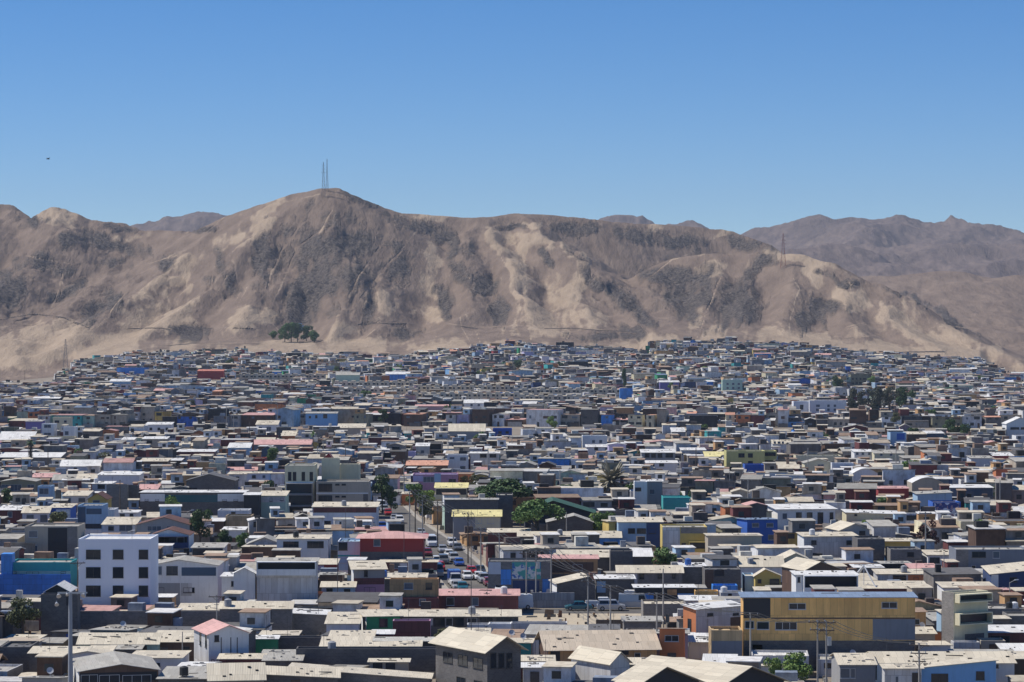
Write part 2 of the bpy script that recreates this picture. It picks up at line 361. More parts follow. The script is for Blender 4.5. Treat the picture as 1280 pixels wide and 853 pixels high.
LIGHT = [(420,425,20,20,10),(85,440,80,12,0),(350,435,60,10,0),(320,285,28,12,-30),(345,262,24,7,-30),(230,345,50,22,-40),(195,390,60,28,-35),(290,300,30,12,-25),(395,290,6,20,30),(365,305,6,22,30),(480,385,30,18,0),(440,415,30,14,-5),(540,345,18,30,0),(540,395,20,18,0),(625,300,30,22,-10),(650,345,10,40,0),
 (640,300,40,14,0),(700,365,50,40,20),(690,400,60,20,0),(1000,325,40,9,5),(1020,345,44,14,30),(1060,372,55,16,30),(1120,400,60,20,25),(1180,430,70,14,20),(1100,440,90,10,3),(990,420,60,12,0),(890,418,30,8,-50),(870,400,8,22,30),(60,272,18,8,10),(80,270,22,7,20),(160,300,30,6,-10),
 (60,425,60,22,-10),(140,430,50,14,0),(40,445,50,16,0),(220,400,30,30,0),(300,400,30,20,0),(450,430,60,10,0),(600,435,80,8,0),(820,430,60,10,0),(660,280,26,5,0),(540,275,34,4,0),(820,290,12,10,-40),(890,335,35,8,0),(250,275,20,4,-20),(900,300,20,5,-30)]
TRACKS = [([(408,243),(404,262),(372,284),(352,312),(338,345),(330,378),(337,402),(352,418)],1.1),([(515,335),(540,332),(562,337),(600,352)],.7),([(562,337),(570,370),(590,405),(602,440)],1.0),([(680,392),(740,394),(790,398),(832,442)],.7),
 ([(400,243),(360,252),(325,272),(300,290)],1.6),([(480,297),(470,318),(448,345),(436,372)],1.2),([(505,300),(540,320),(566,337)],.8),([(265,345),(262,380),(285,345)],.7),([(310,355),(290,400),(300,365)],.8),([(535,378),(548,432)],.6),([(740,340),(735,380),(700,440)],.6),([(905,340),(888,380),(870,425)],.8),
 ([(470,412),(455,425),(448,440)],.8),([(640,345),(650,380),(640,432)],.8),([(1060,352),(1120,392),(1200,440)],1.0),([(180,330),(230,318),(290,300)],.8),([(30,320),(90,330),(110,350)],.7),([(860,318),(840,325),(815,345)],1.0),([(352,419),(362,432),(374,446)],1.3),([(210,432),(255,430),(320,428),(390,420)],.9),([(0,395),(45,392),(80,400),(115,412)],.9),([(75,372),(78,340),(68,380),(60,392)],.9),([(118,440),(118,415),(135,395),(160,360)],.8),([(145,410),(180,411),(260,410),(318,410)],.7),
 ([(447,405),(480,403),(520,405)],.7),([(560,405),(600,409),(650,407),(680,410),(740,411),(800,418)],.8),([(985,436),(988,400),(1000,362),(990,345)],1.3),([(975,360),(968,365),(972,370)],.7),([(960,428),(1010,422),(1060,408),(1100,400)],1.0),
 ([(980,432),(1060,424),(1120,416),(1180,408)],.8),([(1040,415),(1120,398),(1220,412)],.6),([(560,340),(572,375),(578,410),(590,435)],1.4),([(612,300),(640,340),(655,400),(665,430)],1.2),([(415,262),(400,290),(370,310),(350,360),(330,400)],1.3),([(520,290),(470,350),(440,390)],1.3),([(300,250),(250,300),(220,330)],1.0)]
DKLINE = [([(155,411),(200,410),(212,412)],.9),([(213,410),(265,411)],.9),([(290,410),(316,411)],.8),([(447,406),(470,404),(508,405)],1.0),([(575,408),(597,411)],.9),([(680,411),(720,411),(800,416)],.7),([(0,400),(40,393),(80,397),(112,411)],.8),([(210,432),(236,430)],.8),([(1040,441),(1180,440)],1.1)]
def hill_mat():
    m, nt, b, N, L = newmat('arid_hill_earth')
    A = lambda k: (lambda n: (setattr(n, 'attribute_name', k), n.outputs['Fac'])[1])(N.new('ShaderNodeAttribute'))
    rock, light, far = A('rock'), A('light'), A('far')
    v = objvec(nt); vs = objvec(nt, (1, .35, .35))
    n0 = noise(nt, v, .012, 7, .62); n1 = noise(nt, vs, .06, 7, .68); n2 = noise(nt, v, .30, 4, .7)
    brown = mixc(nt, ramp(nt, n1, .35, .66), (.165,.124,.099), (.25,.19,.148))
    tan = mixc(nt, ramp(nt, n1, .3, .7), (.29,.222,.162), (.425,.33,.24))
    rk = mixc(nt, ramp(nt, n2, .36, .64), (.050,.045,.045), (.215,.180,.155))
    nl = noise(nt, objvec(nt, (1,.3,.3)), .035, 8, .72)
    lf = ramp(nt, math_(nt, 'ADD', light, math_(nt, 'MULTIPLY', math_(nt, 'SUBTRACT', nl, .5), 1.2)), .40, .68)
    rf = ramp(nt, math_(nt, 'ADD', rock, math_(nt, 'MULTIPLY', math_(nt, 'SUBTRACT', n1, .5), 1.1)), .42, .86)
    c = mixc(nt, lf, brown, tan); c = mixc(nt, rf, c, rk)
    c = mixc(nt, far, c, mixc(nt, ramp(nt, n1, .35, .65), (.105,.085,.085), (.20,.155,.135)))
    L.new(c, b.inputs['Base Color']); b.inputs['Roughness'].default_value = 1.0; b.inputs['Specular IOR Level'].default_value = .1
    bp = N.new('ShaderNodeBump'); bp.inputs['Strength'].default_value = 1.0; bp.inputs['Distance'].default_value = 9.0
    hsum = math_(nt, 'ADD', math_(nt, 'MULTIPLY', n1, .5), math_(nt, 'MULTIPLY', math_(nt, 'MULTIPLY', n2, rf), .55))
    L.new(hsum, bp.inputs['Height']); L.new(bp.outputs[0], b.inputs['Normal'])
    return m
HILLM = hill_mat()
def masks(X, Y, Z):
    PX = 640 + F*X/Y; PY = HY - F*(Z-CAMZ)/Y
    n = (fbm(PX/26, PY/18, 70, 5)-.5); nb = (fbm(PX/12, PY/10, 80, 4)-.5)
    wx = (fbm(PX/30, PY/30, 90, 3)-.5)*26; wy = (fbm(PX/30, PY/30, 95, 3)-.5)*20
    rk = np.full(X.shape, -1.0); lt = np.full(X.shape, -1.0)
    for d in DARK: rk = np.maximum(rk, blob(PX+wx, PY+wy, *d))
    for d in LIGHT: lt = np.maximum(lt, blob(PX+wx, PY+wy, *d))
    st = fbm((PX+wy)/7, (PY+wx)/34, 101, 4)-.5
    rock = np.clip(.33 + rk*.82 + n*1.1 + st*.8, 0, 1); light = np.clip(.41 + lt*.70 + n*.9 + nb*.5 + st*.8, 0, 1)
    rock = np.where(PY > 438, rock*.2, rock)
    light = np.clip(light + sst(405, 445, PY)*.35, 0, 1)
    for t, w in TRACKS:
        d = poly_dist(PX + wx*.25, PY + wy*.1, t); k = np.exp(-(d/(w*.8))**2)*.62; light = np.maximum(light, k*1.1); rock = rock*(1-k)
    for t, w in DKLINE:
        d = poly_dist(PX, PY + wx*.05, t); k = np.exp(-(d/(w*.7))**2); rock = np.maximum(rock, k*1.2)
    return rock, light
cols = np.arange(-170, 1452, 1.6)
rows = np.concatenate([np.arange(2240, 3420, 3.0), np.arange(3420, 4700, 14.0)])
PXg, Dg = np.meshgrid(cols, rows); Xg = sx(PXg, Dg)
Zg, Bg = hill_height(Xg, Dg)
# mid-distance tan hills to the right behind the spur
MIDR = [([(1040,352,3900),(1100,342,3850),(1160,343,3800),(1200,352,3750),(1260,345,3750),(1340,340,3750)],.28),([(1160,343,3800),(1190,380,3500),(1215,410,3200)],.25),([(1230,350,3760),(1265,385,3450),(1290,420,3150)],.25),([(960,318,3900),(1060,345,3900)],.25)]
for pl, k in MIDR: Zg = smax(Zg, ridge_height(Xg + (fbm(Xg/200,Dg/200,5,4)-.5)*120, Dg, pl, k, 30) - (ridged(Xg/120,Dg/160,61,4)-.5)*14, 4.0)
gsink = sst(2330, 2290, Dg)
Zg = Zg - gsink*1.5
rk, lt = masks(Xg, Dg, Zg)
def blur(a, r0, r1):
    for ax, r in ((0, r0), (1, r1)):
        p = np.concatenate([np.repeat(np.take(a, [0], ax), r, ax), a, np.repeat(np.take(a, [-1], ax), r+1, ax)], ax); c = np.cumsum(p, ax); n = a.shape[ax]
        a = (np.take(c, np.arange(2*r, 2*r+n), ax) - np.take(c, np.arange(0, n), ax))/(2*r)
    return a
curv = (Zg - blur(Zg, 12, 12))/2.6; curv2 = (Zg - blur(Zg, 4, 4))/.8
lt = np.clip(lt + np.clip(curv, -1, 1)*.20 + np.clip(curv2, -1, 1)*.12, 0, 1.2); rk = np.clip(rk - np.clip(curv, -1, 1)*.10, 0, 1.2)  # convex ground painted paler, gullies darker: relief shading put into the colour
def hill_at(px, py):
    """distance and height of the slope seen at a photo position"""
    j = int(np.clip(round((px + 170)/1.6), 0, Xg.shape[1]-1)); p = HY - F*(Zg[:,j]-CAMZ)/Dg[:,j]
    k = np.where((p <= py) & (Dg[:,j] > 2310))[0]; k = k[0] if len(k) else 60
    return float(Dg[k,j]), float(Zg[k,j])
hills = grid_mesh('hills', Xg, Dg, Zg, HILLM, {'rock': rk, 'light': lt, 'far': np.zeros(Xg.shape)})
tag(hills, kind='structure')
# far mountains
cols = np.arange(-200, 1480, 2.2); rows = np.concatenate([np.arange(4650, 7600, 16.0), np.arange(7600, 9800, 40)])
PXm, Dm = np.meshgrid(cols, rows); Xm = sx(PXm, Dm)
BGR = [([(-200,285,7000),(100,276,7000),(150,271,7000),(185,268,7000),(215,267,7000),(240,263,7000),(265,260,7000),(300,267,7000),(340,276,7000),(420,290,7000)],.42),
 ([(640,285,7000),(720,276,7000),(745,270,7000),(765,268,7000),(800,271,7000),(850,278,7000),(870,275,6900),(885,272,6900),(905,277,6900),(930,281,6900),(960,283,7000),(985,276,7000),(1010,272,7000),(1045,264,7000),(1075,269,7000),(1092,273,7000),(1120,266,7000),(1150,273,7000),(1175,279,7000),(1205,277,7000),(1240,278,7000),(1290,276,7000),(1500,272,7000)],.42),
 ([(1045,264,7000),(1080,290,6300),(1060,310,5700)],.4),([(1120,266,7000),(1100,295,6300),(1010,315,5600),(985,320,5300)],.38),([(1205,277,7000),(1180,300,6300),(1230,325,5500)],.38),([(1250,277,7000),(1290,300,6300)],.38),
 ([(880,300,5800),(950,305,5600),(1040,312,5400),(1085,318,5300),(1150,330,5200),(1185,342,5100)],.32),([(1100,300,6000),(1170,300,5900),(1215,305,5700),(1290,300,5600),(1500,300,5600)],.33),([(1200,340,5000),(1250,325,5200),(1330,315,5200)],.3)]
Wm = (fbm(Xm/500, Dm/500, 40, 4)-.5)*420; Wn = (fbm(Xm/500+9, Dm/500, 44, 4)-.5)*300
Zm = np.full(Xm.shape, 35.0)
for pl, k in BGR: Zm = smax(Zm, ridge_height(Xm + Wm*.5, Dm + Wn*.4, pl, k, 30), 12.0)
Zm = Zm + (ridged(Xm/330+Wm*.002, Dm/430, 47, 5)-.82)*58*np.clip((Zm-40)/80, 0, 1) + (ridged(Xm/90, Dm/120, 49, 4)-.5)*16*np.clip((Zm-40)/60, 0, 1)
mts = grid_mesh('mountains', Xm, Dm, Zm, HILLM, {'rock': np.clip(.25+(fbm(Xm/150,Dm/150,52,4)-.5)*1.2,0,1), 'light': np.clip(.12+(fbm(Xm/220,Dm/220,53,4)-.5)*1.6,0,1), 'far': np.full(Xm.shape, .85)})
tag(mts, kind='structure')
# town ground: one sheet from below the camera to the foot of the hills
gm, nt, b, N, L = newmat('dusty_ground'); v = objvec(nt)
n1 = noise(nt, v, .05, 6, .6); n2 = noise(nt, v, .9, 5, .65)
c = mixc(nt, ramp(nt, n1, .35, .65), (.20,.165,.125), (.30,.25,.19)); c = mixc(nt, math_(nt, 'MULTIPLY', ramp(nt, n2, .45, .7), .5), c, (.16,.13,.10))
L.new(c, b.inputs['Base Color']); b.inputs['Roughness'].default_value = 1.0
cols = np.linspace(-9, 9, 120); rows = np.concatenate([np.arange(100, 1400, 50.0), np.arange(1400, 2340, 14.0)])
T, Dg2 = np.meshgrid(np.linspace(-1, 1, 260), rows); Xg2 = T * (Dg2*.32 + 60)
ground = grid_mesh('ground', Xg2, Dg2, ground_z(Xg2, Dg2), gm); tag(ground, kind='structure')
# horizon sheet far below everything else
mb = MB(); mb.poly([(-3400, -20, -3), (3400, -20, -3), (3400, 9850, -3), (-3400, 9850, -3)]); tag(mb.obj('plain', gm), kind='structure')
# haze
mb = MB(); mb.box(-3600, 3600, -30, 9900, -6, 520)
hz = mb.obj('haze', []); hm = bpy.data.materials.new('haze_air'); hm.use_nodes = True; nt = hm.node_tree
for n in list(nt.nodes): nt.nodes.remove(n)
out = nt.nodes.new('ShaderNodeOutputMaterial'); pv = nt.nodes.new('ShaderNodeVolumePrincipled'); pv.inputs['Color'].default_value = (.62,.74,.92,1); pv.inputs['Density'].default_value = HAZE = 4.8e-5
pv.inputs['Anisotropy'].default_value = .0
nt.links.new(pv.outputs[0], out.inputs['Volume']); hz.data.materials.clear(); hz.data.materials.append(hm); tag(hz, 'thin pale blue haze in the air over town and hills', 'haze', kind='stuff')
# ------------------------------------------------------------------ house kit
NAMES = {}
HEROES = []          # records of placed buildings, for neighbours and labels
M_STONE = m_flat('loose_stones', (.22,.20,.17), .9); M_RAIL = m_flat('balcony_rail', (.09,.09,.10), .6)
M_DISH = m_flat('dish_grey', (.55,.55,.56), .5); M_TYRE = m_flat('old_tyre', (.03,.03,.03), .9)
WIN_MESH = {}
def window_mesh(w, h, kind):
    """frame with mullion, and pane; shared between windows of one size"""
    key = (round(w*5)/5, round(h*5)/5, kind)
    if key in WIN_MESH: return WIN_MESH[key]
    w, h = max(key[0], .3), max(key[1], .3); t = .06
    f = MB()
    f.box(0, w, -.06, .02, 0, t); f.box(0, w, -.06, .02, h-t, h); f.box(0, t, -.06, .02, t, h-t); f.box(w-t, w, -.06, .02, t, h-t)
    n = max(1, int(round(w/1.1)))
    for k in range(1, n): f.box(w*k/n-.03, w*k/n+.03, -.05, .02, t, h-t)
    f.box(-.05, w+.05, -.12, .02, -.07, -.002)
    p = MB(); p.box(t, w-t, -.02, .03, t, h-t)
    WIN_MESH[key] = (f.mesh('window', [M_DFRAME if kind == 'd' else M_FRAME]), p.mesh('pane', [M_PANE2 if kind == 'b' else M_PANE]))
    return WIN_MESH[key]
def add_window(root, x, z, w, h, kind='l', y=0.0, rz=0.0, pane=True):
    fm, pm = window_mesh(w, h, kind)
    o = bpy.data.objects.new('window', fm); COL.objects.link(o); o.parent = root; o.location = (x, y, z); o.rotation_euler = (0, 0, rz)
    q = bpy.data.objects.new('pane', pm); COL.objects.link(q); q.parent = o
    return o
DOOR = {}
def add_door(root, x, z0, w=.95, h=2.05, col='brn', y=0.0, rz=0.0):
    key = (round(w, 1), round(h, 1), col)
    if key not in DOOR:
        m = MB(); m.box(0, w, -.05, .02, 0, h); m.box(-.07, 0, -.08, .02, 0, h+.08); m.box(w, w+.07, -.08, .02, 0, h+.08); m.box(0, w, -.08, .02, h, h+.08)
        DOOR[key] = m.mesh('door', [WM(col)])
    o = bpy.data.objects.new('door', DOOR[key]); COL.objects.link(o); o.parent = root; o.location = (x, y, z0); o.rotation_euler = (0, 0, rz); return o
def house(wall, roof, rt, X, D, th, w, dep, h, hb=None, rise=1.5, apex=.5, tilt=0.0, side=None, z0=None, name='house', seed=0, wins=None, sidewins=None,
          panels=(), logs=(), door=True, junk=True, dish=False, ov=.3, random_wins=True, upper=0):
    """one house, its front facade's near-left corner at (X, D); parts are children of the empty"""
    r = random.Random(seed)
    z0 = gz(X, D) if z0 is None else z0
    root = empty(name, (X, D, z0), th)
    hb = h if hb is None else hb
    wm = WM(wall); smt = WM(side) if side else wm
    b = MB(); bot = -.6
    def ztop(x, y): return h + (hb - h) * y / dep - tilt * x / w
    if rt == 'T':
        a = apex*w
        b.poly([(0,0,bot),(w,0,bot),(w,0,h),(a,0,h+rise-.04),(0,0,h)], 0); b.poly([(w,dep,bot),(0,dep,bot),(0,dep,h),(a,dep,h+rise-.04),(w,dep,h)], 0)
        b.poly([(0,dep,bot),(0,0,bot),(0,0,h),(0,dep,h)], 1); b.poly([(w,0,bot),(w,dep,bot),(w,dep,h),(w,0,h)], 1)
    elif rt in 'GC':
        a = dep*.5 if rt == 'G' else dep*.5
        k = rise - .04
        if rt == 'G':
            b.poly([(0,0,bot),(w,0,bot),(w,0,h),(0,0,h)], 0); b.poly([(w,dep,bot),(0,dep,bot),(0,dep,h),(w,dep,h)], 0)
            b.poly([(0,dep,bot),(0,0,bot),(0,0,h),(0,a,h+k),(0,dep,h)], 1); b.poly([(w,0,bot),(w,dep,bot),(w,dep,h),(w,a,h+k),(w,0,h)], 1)
        else:
            n = 10; fr = [(w*i/n, math.sin(math.pi*i/n)*k) for i in range(n+1)]
            b.poly([(0,0,bot),(w,0,bot)] + [(x,0,h+z) for x, z in reversed(fr)], 0); b.poly([(w,dep,bot),(0,dep,bot)] + [(x,dep,h+z) for x, z in fr], 0)
            b.poly([(0,dep,bot),(0,0,bot),(0,0,h),(0,dep,h)], 1); b.poly([(w,0,bot),(w,dep,bot),(w,dep,h),(w,0,h)], 1)
    elif rt == 'H':
        b.box(0, w, 0, dep, bot, h-.02)
    else:
        tz = lambda x, y: ztop(x, y) - (.02 if rt != 'F' else 0)
        P = [(0,0),(w,0),(w,dep),(0,dep)]
        n = len(b.v); b.v.extend([(x,y,bot) for x, y in P] + [(x,y,tz(x,y)) for x, y in P])
        for q, mi in (((0,3,2,1),0),((0,1,5,4),0),((1,2,6,5),1),((2,3,7,6),0),((3,0,4,7),1)): b.f.append(tuple(n+i for i in q)); b.m.append(mi)
        if rt != 'F': b.f.append((n+4,n+5,n+6,n+7)); b.m.append(0)
    if rt == 'F':       # parapet: inner faces and a sunk roof
        t = .16; dz = .32
        P = [(0,0),(w,0),(w,dep),(0,dep)]; I = [(t,t),(w-t,t),(w-t,dep-t),(t,dep-t)]
        for i in range(4):
            j = (i+1) % 4
            b.poly([(*P[i],ztop(*P[i])),(*P[j],ztop(*P[j])),(*I[j],ztop(*I[j])),(*I[i],ztop(*I[i]))], 0)
            b.poly([(*I[i],ztop(*I[i])),(*I[j],ztop(*I[j])),(*I[j],ztop(*I[j])-dz),(*I[i],ztop(*I[i])-dz)], 0)
    b.obj('wall', [wm, smt], root)
    rm = RM(roof); rb = MB(); T = .07
    if rt == 'S':
        o2 = ov
        q = [(-o2,-o2,ztop(-o2,-o2)+T),(w+o2,-o2,ztop(w+o2,-o2)+T),(w+o2,dep+o2,ztop(w+o2,dep+o2)+T),(-o2,dep+o2,ztop(-o2,dep+o2)+T)]
        rb.slab(q, T)
    elif rt == 'F':
        t = .17; q = [(x,y,ztop(x,y)-.3) for x, y in ((t,t),(w-t,t),(w-t,dep-t),(t,dep-t))]; rb.slab(q, .08)
    elif rt == 'T':
        a = apex*w; sl_ = rise/a if a > 0 else 0; sr = rise/(w-a) if w > a else 0
        rb.slab([(-ov,-ov,h-ov*sl_+T),(a,-ov,h+rise+T),(a,dep+ov,h+rise+T),(-ov,dep+ov,h-ov*sl_+T)], T)
        rb.slab([(a,-ov,h+rise+T),(w+ov,-ov,h-ov*sr+T),(w+ov,dep+ov,h-ov*sr+T),(a,dep+ov,h+rise+T)], T)
    elif rt == 'G':
        a = dep*.5; s_ = rise/a
        rb.slab([(-ov,-ov,h-ov*s_+T),(w+ov,-ov,h-ov*s_+T),(w+ov,a,h+rise+T),(-ov,a,h+rise+T)], T)
        rb.slab([(-ov,a,h+rise+T),(w+ov,a,h+rise+T),(w+ov,dep+ov,h-ov*s_+T),(-ov,dep+ov,h-ov*s_+T)], T)
    elif rt == 'C':
        n = 10
        for i in range(n):
            x0, x1 = w*i/n, w*(i+1)/n; za, zb = math.sin(math.pi*i/n)*rise, math.sin(math.pi*(i+1)/n)*rise
            rb.slab([(x0,-ov,h+za+T),(x1,-ov,h+zb+T),(x1,dep+ov,h+zb+T),(x0,dep+ov,h+za+T)], T)
    elif rt == 'H':
        i = min(dep*.5, w*.45); o2 = ov; e = h; tt = h+rise
        A = [(-o2,-o2,e),(w+o2,-o2,e),(w+o2,dep+o2,e),(-o2,dep+o2,e)]; Rr = [(i,dep*.5,tt),(w-i,dep*.5,tt)]
        rb.poly([A[0],A[1],Rr[1],Rr[0]]); rb.poly([A[1],A[2],Rr[1]]); rb.poly([A[2],A[3],Rr[0],Rr[1]]); rb.poly([A[3],A[0],Rr[0]])
        rb.poly([A[3],A[2],A[1],A[0]])
    ro = rb.obj('roof', [rm], root)
    for (x0, x1, za, zb, c) in panels:
        m = MB(); m.box(max(x0,0.01), min(x1,w-.01), -.035, .03, za, zb); m.obj('wall_panel', WM(c), root)  # near-black panels put the shade of recesses into the wall colour
    for (x0, x1, za, zb, c, dpt, par) in logs:     # open terrace carried on the facade
        m = MB(); m.box(x0, x1, -dpt, -.003, za-.16, za); m.box(x0, x1, -dpt, -.003, zb, zb+.14)
        m.box(x0, x0+.14, -dpt, -.003, za, zb); m.box(x1-.14, x1, -dpt, -.003, za, zb)
        if par > 0: m.box(x0+.14, x1-.14, -dpt, -dpt+.12, za, za+par)
        m.obj('balcony', WM(c), root)
        m = MB(); m.box(x0+.15, x1-.15, -.02, .02, za+.05, zb-.05); m.obj('glazing', WM('drk' if r.random() < .5 else 'gla'), root)  # sheet darkens the terrace back; the near-black one paints in its shade
    if wins is not None:
        for x, z, ww, hh, k in wins:
            if 0 <= x and x + ww <= w + .3: add_window(root, x, z, ww, hh, k)
    elif random_wins:
        fl = max(1, int(round(h/2.75))); fh = h/fl
        for f in range(fl):
            nW = max(1, int(w/ r.uniform(2.4, 3.6))); cell = w/nW
            dslot = r.randrange(nW) if (f == 0 and door) else -1
            for k in range(nW):
                if cell < 1.3: continue
                if k == dslot: add_door(root, cell*(k+.5)-.45, 0.0, col=r.choice(['brn','wht','dgr','blu'])); continue
                if r.random() < .2: continue
                ww = min(cell-.6, r.choice([1.0,1.2,1.4,1.8])); hh = r.choice([.9,1.0,1.2])
                add_window(root, cell*(k+.5)-ww/2, f*fh+1.0, ww, min(hh, fh-1.2), r.choice('ldlb'))
    for x, z, ww, hh, k in (sidewins or []): # on the left side wall, x measured back from the front corner
        add_window(root, 0, z, ww, hh, k, y=x+ww, rz=-math.pi/2)
    if junk and rt in 'SGF' and w > 3.5:
        m = MB(); nj = r.randint(3, 11)
        for _ in range(nj):
            x = r.uniform(.4, w-.6); y = r.uniform(.3, dep*(.45 if rt == 'G' else .9)); s_ = r.uniform(.08, .2)
            zz = (ztop(x, y) + T) if rt == 'S' else ((h + rise*y/(dep*.5) + T) if rt == 'G' else ztop(x, y) - .3)
            k_ = r.random()
            if k_ < .25: L_ = r.uniform(.8, 2.4); a_ = r.uniform(-.5, .5); m.hull8([(x,y,zz-.05),(min(x+L_,w),y+a_,zz-.05),(min(x+L_,w),y+a_+.12,zz-.05),(x,y+.12,zz-.05)], [(x,y,zz+.08),(min(x+L_,w),y+a_,zz+.08),(min(x+L_,w),y+a_+.12,zz+.08),(x,y+.12,zz+.08)])
            elif k_ < .45: m.tube((x,y,zz-.05), (x,y,zz+.12), .2, n=10)
            else: m.box(x, x+s_*r.uniform(1,3), y, y+s_*1.3, zz-.03, zz+s_*.9)
        tag(m.obj('rubble', [r.choice([M_STONE, M_STONE, M_TYRE, M_CONC, M_CONC])], ro), kind='stuff')
    if upper > 0:
        uw = w*r.uniform(.4, .7); ud = dep*.6; ux = r.choice([.05, w-uw-.05]); m = MB(); zb_ = min(h, hb)-.3
        m.box(ux, ux+uw, dep*.3, dep*.3+ud, zb_, h+upper); um = m.obj('upper_room', [WM(r.choice(['blk','wht','wod','brn','gyw','dgr','lbl','mar','bei','org']))], root)
        m = MB(); m.slab([(ux-.25,dep*.3-.35,h+upper+.05),(ux+uw+.25,dep*.3-.35,h+upper+.05),(ux+uw+.25,dep*.3+ud+.2,h+upper+.2),(ux-.25,dep*.3+ud+.2,h+upper+.2)], .07); m.obj('upper_roof', [RM(r.choice(['crm','gyr','rst','wtr','crm']))], um)
        add_window(root, ux+uw*.3, h+.7, min(1.2, uw*.5), .9, r.choice('ldb'), y=dep*.3)
    if r.random() < .30 and rt in 'SFG' and w > 4:
        m = MB(); ax_ = r.uniform(.5, w-.5); hh_ = r.uniform(1.6, 3.2); zb_ = h-.3; m.tube((ax_,.3,zb_), (ax_,.3,h+hh_), .025, n=5)
        for q_ in range(4): m.tube((ax_-.35+.06*q_, .3, h+hh_-.1-.14*q_), (ax_+.35-.06*q_, .3, h+hh_-.1-.14*q_), .012, n=4)
        m.obj('antenna', [M_RAIL], root)
    if dish:
        m = MB(); n = 12; c = Vector((w*.8, .1, h+.9)); ax = Vector((.35,-.85,.45)).normalized(); a_ = ax.orthogonal().normalized(); b_ = ax.cross(a_)
        ring = [c + (a_*math.cos(2*math.pi*k/n)+b_*math.sin(2*math.pi*k/n))*.42 for k in range(n)]
        for k in range(n): m.poly([c - ax*.12, ring[k], ring[(k+1) % n]]); m.poly([c - ax*.15, ring[(k+1) % n], ring[k]])
        m.tube(c - ax*.1, (w*.8, .12, h-.2), .03, n=6); m.tube(c - ax*.1, c + ax*.4, .012, n=5); m.obj('satellite_dish', [M_DISH], root)
    return root
# -------- table reader
def parse(v):
    out = []
    for q in v.split('|'):
        p = q.split(','); out.append([float(t) if t.replace('.','',1).replace('-','',1).isdigit() else t for t in p])
    return out
def solveD(ye, h, pxm):
    D = (CAMZ - h) * F / (ye - HY)
    for _ in range(30):
        z = gz(sx(pxm, D), D); D2 = (CAMZ - h - z) * F / (ye - HY)
        if abs(D2 - D) < .5: break
        D = D*.6 + D2*.4
    return D
def read_table(txt):
    recs = []
    for ln in txt.strip().splitlines():
        ln = ln.split('#')[0].strip()
        if not ln: continue
        t = ln.split(); x0, x1, yt, ye, h, dep = map(float, t[:6]); wall, roof, rt = t[6:9]
        o = {}
        for kv in t[9:]:
            k, _, v = kv.partition('='); o[k] = v or True
        lab = o.get('lab'); lm = o.get('lm')
        th = R(float(o.get('rot', 0))); D = float(o['D']) if 'D' in o else solveD(ye, h, x0)
        X = sx(x0, D); k = (x1-640)/F
        w = (k*D - X) / (math.cos(th) - k*math.sin(th))
        recs.append(dict(x0=x0, x1=x1, yt=yt, ye=ye, h=h, dep=dep, wall=wall, roof=roof, rt=rt, o=o, th=th, D=D, X=X, w=w, lab=lab, lm=lm, s=F/D, z0=gz(X, D)))
    return recs
def foot(rc, dep=None, m=0.0):
    c, s = math.cos(rc['th']), math.sin(rc['th']); d = rc['dep'] if dep is None else dep; w = rc['w']
    return [(rc['X'] + a*c - b*s, rc['D'] + a*s + b*c) for a, b in ((-m,-m),(w+m,-m),(w+m,d+m),(-m,d+m))]
def sat(P, Q):
    for A in (P, Q):
        for i in range(4):
            ex, ey = A[(i+1) % 4][0]-A[i][0], A[(i+1) % 4][1]-A[i][1]; nx, ny = -ey, ex
            p = [x*nx+y*ny for x, y in P]; q = [x*nx+y*ny for x, y in Q]
            if max(p) <= min(q) + 1e-6 or max(q) <= min(p) + 1e-6: return False
    return True
def settle(recs):
    """walls of neighbours must not cross: shorten the nearer house, or move the farther one back a little"""
    recs.sort(key=lambda r: r['D'])
    bad = 0
    for it in range(3):
        for i, a in enumerate(recs):
            for b in recs[i+1:]:
                if b['D'] - a['D'] > 26 + b['w']*.6: break
                if abs((a['X']+a['w']/2) - (b['X']+b['w']/2)) > (a['w']+b['w'])/2 + 12: continue
                t = 0
                while sat(foot(a, m=.08), foot(b, m=.08)) and t < 40:
                    t += 1
                    if a['dep'] > max(2.6, a.get('mind', 2.6)): a['dep'] -= .5
                    else:
                        k = (b['D'] + .4)/b['D']; b['D'] *= k; b['X'] *= k; b['w'] *= k   # slides back along its line of sight
                        if t > 20: break
                if t > 20: bad += 1
    return bad
